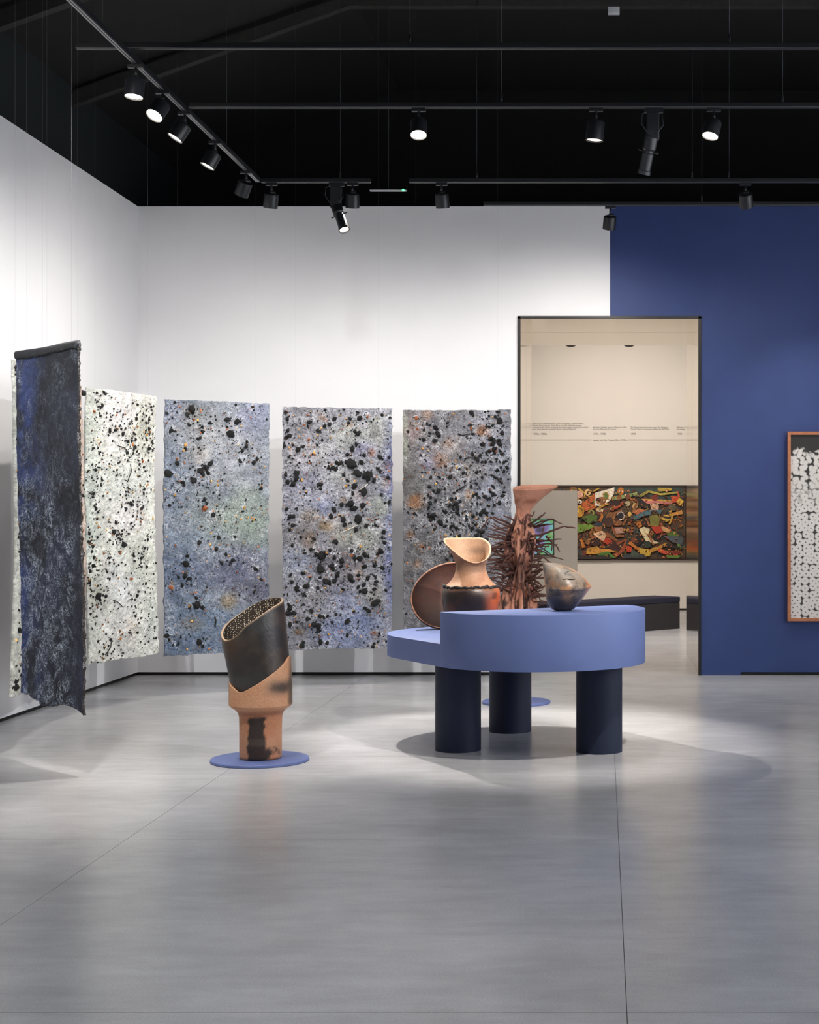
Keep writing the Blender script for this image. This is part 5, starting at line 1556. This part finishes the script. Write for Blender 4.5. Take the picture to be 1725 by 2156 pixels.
# row of heads and instruments
ell(660, 150, 44, 50, OR); ell(650, 150, 7, 8, WH); ell(682, 152, 7, 8, WH)
limb([(550, 245), (700, 220), (875, 180)], 28, (150, 166, 100)); ell(640, 235, 36, 34, SK); ell(750, 220, 34, 38, (124, 72, 46))
limb([(540, 370), (610, 345), (690, 305)], 30, (186, 84, 44)); ell(556, 372, 26, 34, (150, 56, 30)); ell(590, 300, 70, 46, DK)
ell(750, 310, 34, 36, (186, 172, 130)); ell(845, 340, 36, 40, (198, 160, 100)); limb([(830, 430), (850, 340), (890, 300)], 22, SK)
shape([(820, 420), (900, 370), (980, 400), (880, 460)], (206, 120, 76))
limb([(930, 285), (1100, 285), (1330, 290)], 34, (214, 128, 116)); limb([(930, 262), (1100, 262), (1300, 275)], 12, (228, 178, 70)); ell(950, 285, 24, 36, (232, 150, 140))
limb([(920, 210), (1020, 150), (1180, 190), (1400, 165)], 18, (176, 160, 70)); limb([(1140, 130), (1320, 125)], 26, (196, 166, 66))
ell(1105, 235, 48, 42, (128, 52, 44)); shape([(1040, 310), (1160, 300), (1150, 390), (1060, 390)], (226, 176, 140)); shape([(870, 240), (930, 250), (1040, 340), (1030, 390), (900, 340)], (44, 34, 32))
shape([(1310, 210), (1420, 220), (1410, 290), (1330, 300)], (206, 74, 40)); limb([(1420, 230), (1395, 150)], 14, (206, 90, 50)); shape([(1420, 230), (1480, 280), (1430, 340), (1380, 290)], (226, 180, 66))
limb([(1460, 420), (1380, 440), (1290, 460)], 26, (218, 152, 76)); ell(1330, 360, 56, 44, (96, 90, 64), 30)
# middle band
shape([(780, 500), (900, 440), (1010, 390), (1200, 390), (1180, 440), (960, 470), (860, 520)], (76, 104, 112))
ell(660, 470, 50, 56, (36, 32, 40)); 
for k in range(11):
    a = math.radians(200 + k * 26); ell(660 + 46 * math.cos(a), 468 + 50 * math.sin(a), 8, 9, (234, 214, 190))
limb([(600, 590), (560, 520), (590, 430), (680, 395)], 16, SK); limb([(690, 590), (740, 500), (740, 470)], 14, SK); ell(640, 560, 40, 34, SK); ell(776, 447, 26, 32, (222, 176, 86))
shape([(575, 620), (680, 620), (700, 690), (600, 700)], (200, 150, 130)); limb([(560, 630), (600, 720), (700, 730)], 20, (146, 90, 54))
ell(510, 550, 60, 66, (74, 46, 34)); limb([(390, 540), (420, 480), (410, 430)], 20, OR)
ell(1095, 440, 48, 44, DK); shape([(1030, 470), (1130, 450), (1170, 500), (1150, 610), (1050, 600)], (126, 122, 54)); shape([(1050, 610), (1180, 590), (1200, 680), (1120, 700)], RED)
limb([(1040, 600), (1000, 540), (980, 500)], 14, SK); limb([(1300, 400), (1330, 480), (1290, 580)], 18, (206, 160, 62)); ell(1250, 500, 50, 46, (222, 176, 70)); ell(1255, 490, 60, 14, (36, 30, 30), 10)
shape([(1180, 600), (1310, 640), (1290, 700), (1200, 660)], (222, 168, 110)); shape([(1250, 700), (1360, 660), (1400, 800), (1330, 790)], GR); limb([(1360, 680), (1395, 800), (1430, 900)], 22, (92, 124, 48))
shape([(1200, 720), (1470, 740), (1470, 850), (1330, 810)], (84, 94, 100))
# reclining figures below
ell(370, 620, 56, 58, SK); ell(372, 580, 60, 30, (44, 54, 66)); shape([(300, 700), (420, 660), (480, 710), (440, 800), (340, 740)], (232, 186, 146)); shape([(430, 800), (490, 735), (560, 800), (500, 850)], RED)
limb([(300, 640), (270, 690), (290, 770)], 20, SK); limb([(470, 690), (560, 760), (620, 800)], 22, (140, 84, 48))
shape([(900, 640), (960, 610), (1040, 640), (1020, 720), (1090, 790), (1170, 820), (1100, 830), (990, 800), (930, 700)], (230, 212, 168)); ell(905, 580, 42, 36, OR); ell(965, 560, 40, 44, DK); limb([(1010, 700), (1060, 790), (1090, 850)], 16, SK)
limb([(180, 880), (160, 800), (140, 770)], 20, OR); ell(330, 810, 66, 52, (62, 34, 28)); ell(235, 810, 30, 32, SK); shape([(210, 960), (220, 890), (360, 860), (420, 930), (400, 970)], (214, 152, 62)); limb([(400, 920), (520, 920), (620, 910)], 26, (206, 140, 62))
ell(600, 860, 110, 60, (66, 34, 30)); limb([(580, 990), (690, 910), (730, 780), (610, 830)], 26, (150, 74, 40)); shape([(720, 850), (800, 870), (820, 930), (740, 940)], (200, 62, 34))
ell(850, 800, 90, 54, (40, 28, 26)); ell(830, 780, 34, 32, (130, 70, 42)); limb([(770, 810), (860, 880), (930, 920)], 22, OR); shape([(890, 880), (1060, 910), (1040, 990), (930, 1000)], (196, 160, 58)); limb([(1050, 920), (1160, 880), (1260, 830)], 24, (200, 142, 58)); ell(1010, 840, 50, 46, (48, 56, 44))
limb([(1150, 910), (1260, 950), (1400, 975)], 26, (212, 84, 52)); limb([(1280, 940), (1430, 950)], 26, (134, 44, 34)); limb([(1240, 850), (1360, 870), (1430, 890)], 22, (44, 30, 28)); 
shape([(330, 960), (500, 930), (600, 1010), (430, 1000)], (86, 130, 50)); shape([(700, 960), (960, 960), (1000, 1020), (690, 1020)], (60, 64, 66)); shape([(1250, 980), (1450, 980), (1400, 1020), (1270, 1015)], (104, 140, 58)); shape([(100, 980), (520, 980), (540, 1030), (100, 1030)], (52, 44, 40)); shape([(800, 900), (900, 960), (870, 1010), (790, 980)], (70, 84, 66))
for k in range(300):
    cx_, cy_ = rp_.uniform(100, 1480), rp_.uniform(130, 1000); a_ = rp_.uniform(0, 6.28); l_ = rp_.uniform(14, 46)
    limb([(cx_, cy_), (cx_ + l_ * math.cos(a_), cy_ + l_ * math.sin(a_) * 0.7)], rp_.uniform(3, 7), rp_.choice([(60, 36, 28), (44, 30, 26), (164, 102, 54), (212, 152, 76), (134, 68, 42), (186, 116, 58), (96, 60, 40), (176, 70, 40), (100, 112, 50)]))
for k in range(60):       # small lights and leaves
    ell(rp_.uniform(100, 1470), rp_.uniform(120, 1000), rp_.uniform(6, 14), rp_.uniform(4, 10), rp_.choice([(222, 170, 90), (206, 90, 50), (232, 206, 160), (120, 140, 60), (30, 26, 26), (30, 26, 26), (186, 120, 66)]), rp_.uniform(0, 180))
mesh_obj('painted_canvas', PV, PF, 'oil_paint', pt, cols=np.array(PC))

# grey partition with a screen on it
DPT = 21.0
sD = FPX / DPT
px1 = (1216 - PX0) / sD
pz1 = HCAM - (1033 - PY0) / sD
pa = box('partition_panel', px1 - 1.9, px1, DPT, DPT + 0.14, 0.0, pz1, 'partition_grey', bev=0.004)
tag(pa, 'low grey partition standing in front of the crowd painting', 'partition')
mx0, mx1 = (1112 - PX0) / sD, (1167.5 - PX0) / sD
mz1, mz0 = HCAM - (1092 - PY0) / sD, HCAM - (1169 - PY0) / sD
mo = thing('wall_screen', 'small lit video screen mounted on the grey partition', 'screen', ((mx0 + mx1) / 2, DPT, mz0))
scase = box('screen_case', mx0, mx1, DPT - 0.04, DPT - 0.002, mz0, mz1, 'screen_black', parent=mo, bev=0.004)
m, nt, b = newmat('screen_picture')
tc = N(nt, 'ShaderNodeTexCoord')
nz = N(nt, 'ShaderNodeTexNoise'); nz.inputs['Scale'].default_value = 4.0; nz.inputs['Detail'].default_value = 1.0
nt.links.new(tc.outputs['Object'], nz.inputs['Vector'])
rp3 = N(nt, 'ShaderNodeValToRGB')
e3 = rp3.color_ramp.elements
e3[0].position = 0.3; e3[0].color = (*srgb((78, 70, 96)), 1)
e3[1].position = 0.72; e3[1].color = (*srgb((224, 226, 240)), 1)
for p_, c_ in ((0.42, (148, 130, 190)), (0.5, (120, 196, 190)), (0.58, (110, 168, 78))):
    x = e3.new(p_); x.color = (*srgb(c_), 1)
nt.links.new(nz.outputs['Fac'], rp3.inputs['Fac'])
nt.links.new(rp3.outputs[0], b.inputs['Emission Color'])
b.inputs['Emission Strength'].default_value = 0.75
b.inputs['Base Color'].default_value = (0.02, 0.02, 0.02, 1)
MATS['screen_picture'] = m
box('display', mx0 + 0.012, mx1 - 0.012, DPT - 0.0415, DPT - 0.039, mz0 + 0.012, mz1 - 0.012, 'screen_picture', parent=scase)

# dark bench
Ab = np.array([1.01, 19.97]); ub = np.array([-0.70, -0.714]); wv = np.array([-0.714, 0.70])
bn = thing('gallery_bench', 'long dark bench with navy cushion in the next room', 'bench', (Ab[0] + ub[0] * 1.1 + wv[0] * 0.22, Ab[1] + ub[1] * 1.1 + wv[1] * 0.22, 0))
def obox(name, a0, a1, b0, b1, z0_, z1_, mat, parent, bev):
    q = [(a0, b0), (a1, b0), (a1, b1), (a0, b1)]
    pts = [tuple(Ab + ub * a + wv * b_) for a, b_ in q][::-1]
    V, F = extrude_poly(pts, z0_, z1_)
    o = mesh_obj(name, V, F, mat, parent)
    bevel_mesh(o, bev)
    return o
obox('bench_body', 0.0, 2.4, 0.0, 0.46, 0.0, 0.345, 'bench_body', bn, 0.004)
obox('cushion', -0.005, 2.41, -0.005, 0.465, 0.346, 0.42, 'bench_cushion', bn, 0.014)

# two lamps of the next room under its ceiling
for k, px in enumerate((1202, 1325)):
    w = wpt(px, 722, 20.0)
    t_ = thing('ceiling_downlight', ('left' if k == 0 else 'right') + ' of two dark downlights just under the head of the doorway', 'downlight', (w.x, 20.0, w.z), group='downlights of the next room')
    lathe('housing', [(0.0, 0.006), (0.04, 0.0), (0.065, 0.012), (0.068, 0.03), (0.068, 0.16), (0, 0.16)], (w.x, 20.0, w.z - 0.05), (0, 0, 1), 'lamp_black', t_, 24)
    tube('stem', [(w.x, 20.0, w.z + 0.10), (w.x, 20.0, 4.6)], 0.01, 'lamp_black', t_, seg=8)

# timeline lettering on the far wall
sW = FPX / DF
def lettering(lines, px, py, size, parent, name, spacing=1.25):
    cu = bpy.data.curves.new('lettering_curve', 'FONT')
    cu.body = lines
    cu.size = size
    cu.space_line = spacing
    cu.extrude = 0.0008
    ob = bpy.data.objects.new('lettering_tmp', cu)
    COL.objects.link(ob)
    dg = bpy.context.evaluated_depsgraph_get()
    me = bpy.data.meshes.new_from_object(ob.evaluated_get(dg))
    bpy.data.objects.remove(ob)
    me.materials.clear()
    me.materials.append(MATS['text_ink'])
    o = bpy.data.objects.new(name, me)
    COL.objects.link(o)
    o.parent = parent
    o.rotation_euler = (math.radians(90), 0, 0)
    w = Vector(((px - PX0) / sW, DF - 0.0016, HCAM - (py - PY0) / sW))
    o.location = w - wloc(parent)
    return o
lt = thing('timeline_lettering', 'timeline lettering and ruled line printed on the cream far wall', 'lettering', (0.2, DF, 2.66))
SZ = 0.044
lettering('Artists such as Peter Mulindwa, Francis Nnaggenda, Josephine Alacu,\nMusoke, Rose Kirumira, Kizito Maria and Lilian Nabulime emerge\nas central to the School, sustaining its artistic practice during hard political\nyears. Some become renowned figures while at Makerere.', 1121, 893, SZ * 0.66, lt, 'caption_text', 1.0)
lettering('1970s–1980s', 1121, 915.5, SZ, lt, 'year_text')
lettering('Namubiru Godfrey opens a Makerere in Fine\nArt from Makerere Art School.', 1248.5, 901, SZ * 0.66, lt, 'caption_text', 1.0)
lettering('1993–1998', 1248.5, 915.5, SZ, lt, 'year_text')
lettering('The School takes the honour name The Margaret\nTrowell School of Industrial and Fine Art (MTSIFA).', 1328, 901, SZ * 0.66, lt, 'caption_text', 1.0)
lettering('1995', 1328, 915.5, SZ, lt, 'year_text')
lettering('Makerere University opens\nfirst survey', 1425, 901, SZ * 0.66, lt, 'caption_text', 1.0)
lettering('1995', 1425, 915.5, SZ, lt, 'year_text')
lettering('Legacy and the Present Day (1990s–)', 1248.5, 928, SZ * 0.84, lt, 'heading_text')
for a, b_ in ((1080, 1244), (1324, 1470)):
    box('ruled_line', (a - PX0) / sW, (b_ - PX0) / sW, DF - 0.0025, DF - 0.0005, HCAM - (926.6 - PY0) / sW, HCAM - (925.6 - PY0) / sW, 'text_ink', parent=lt)
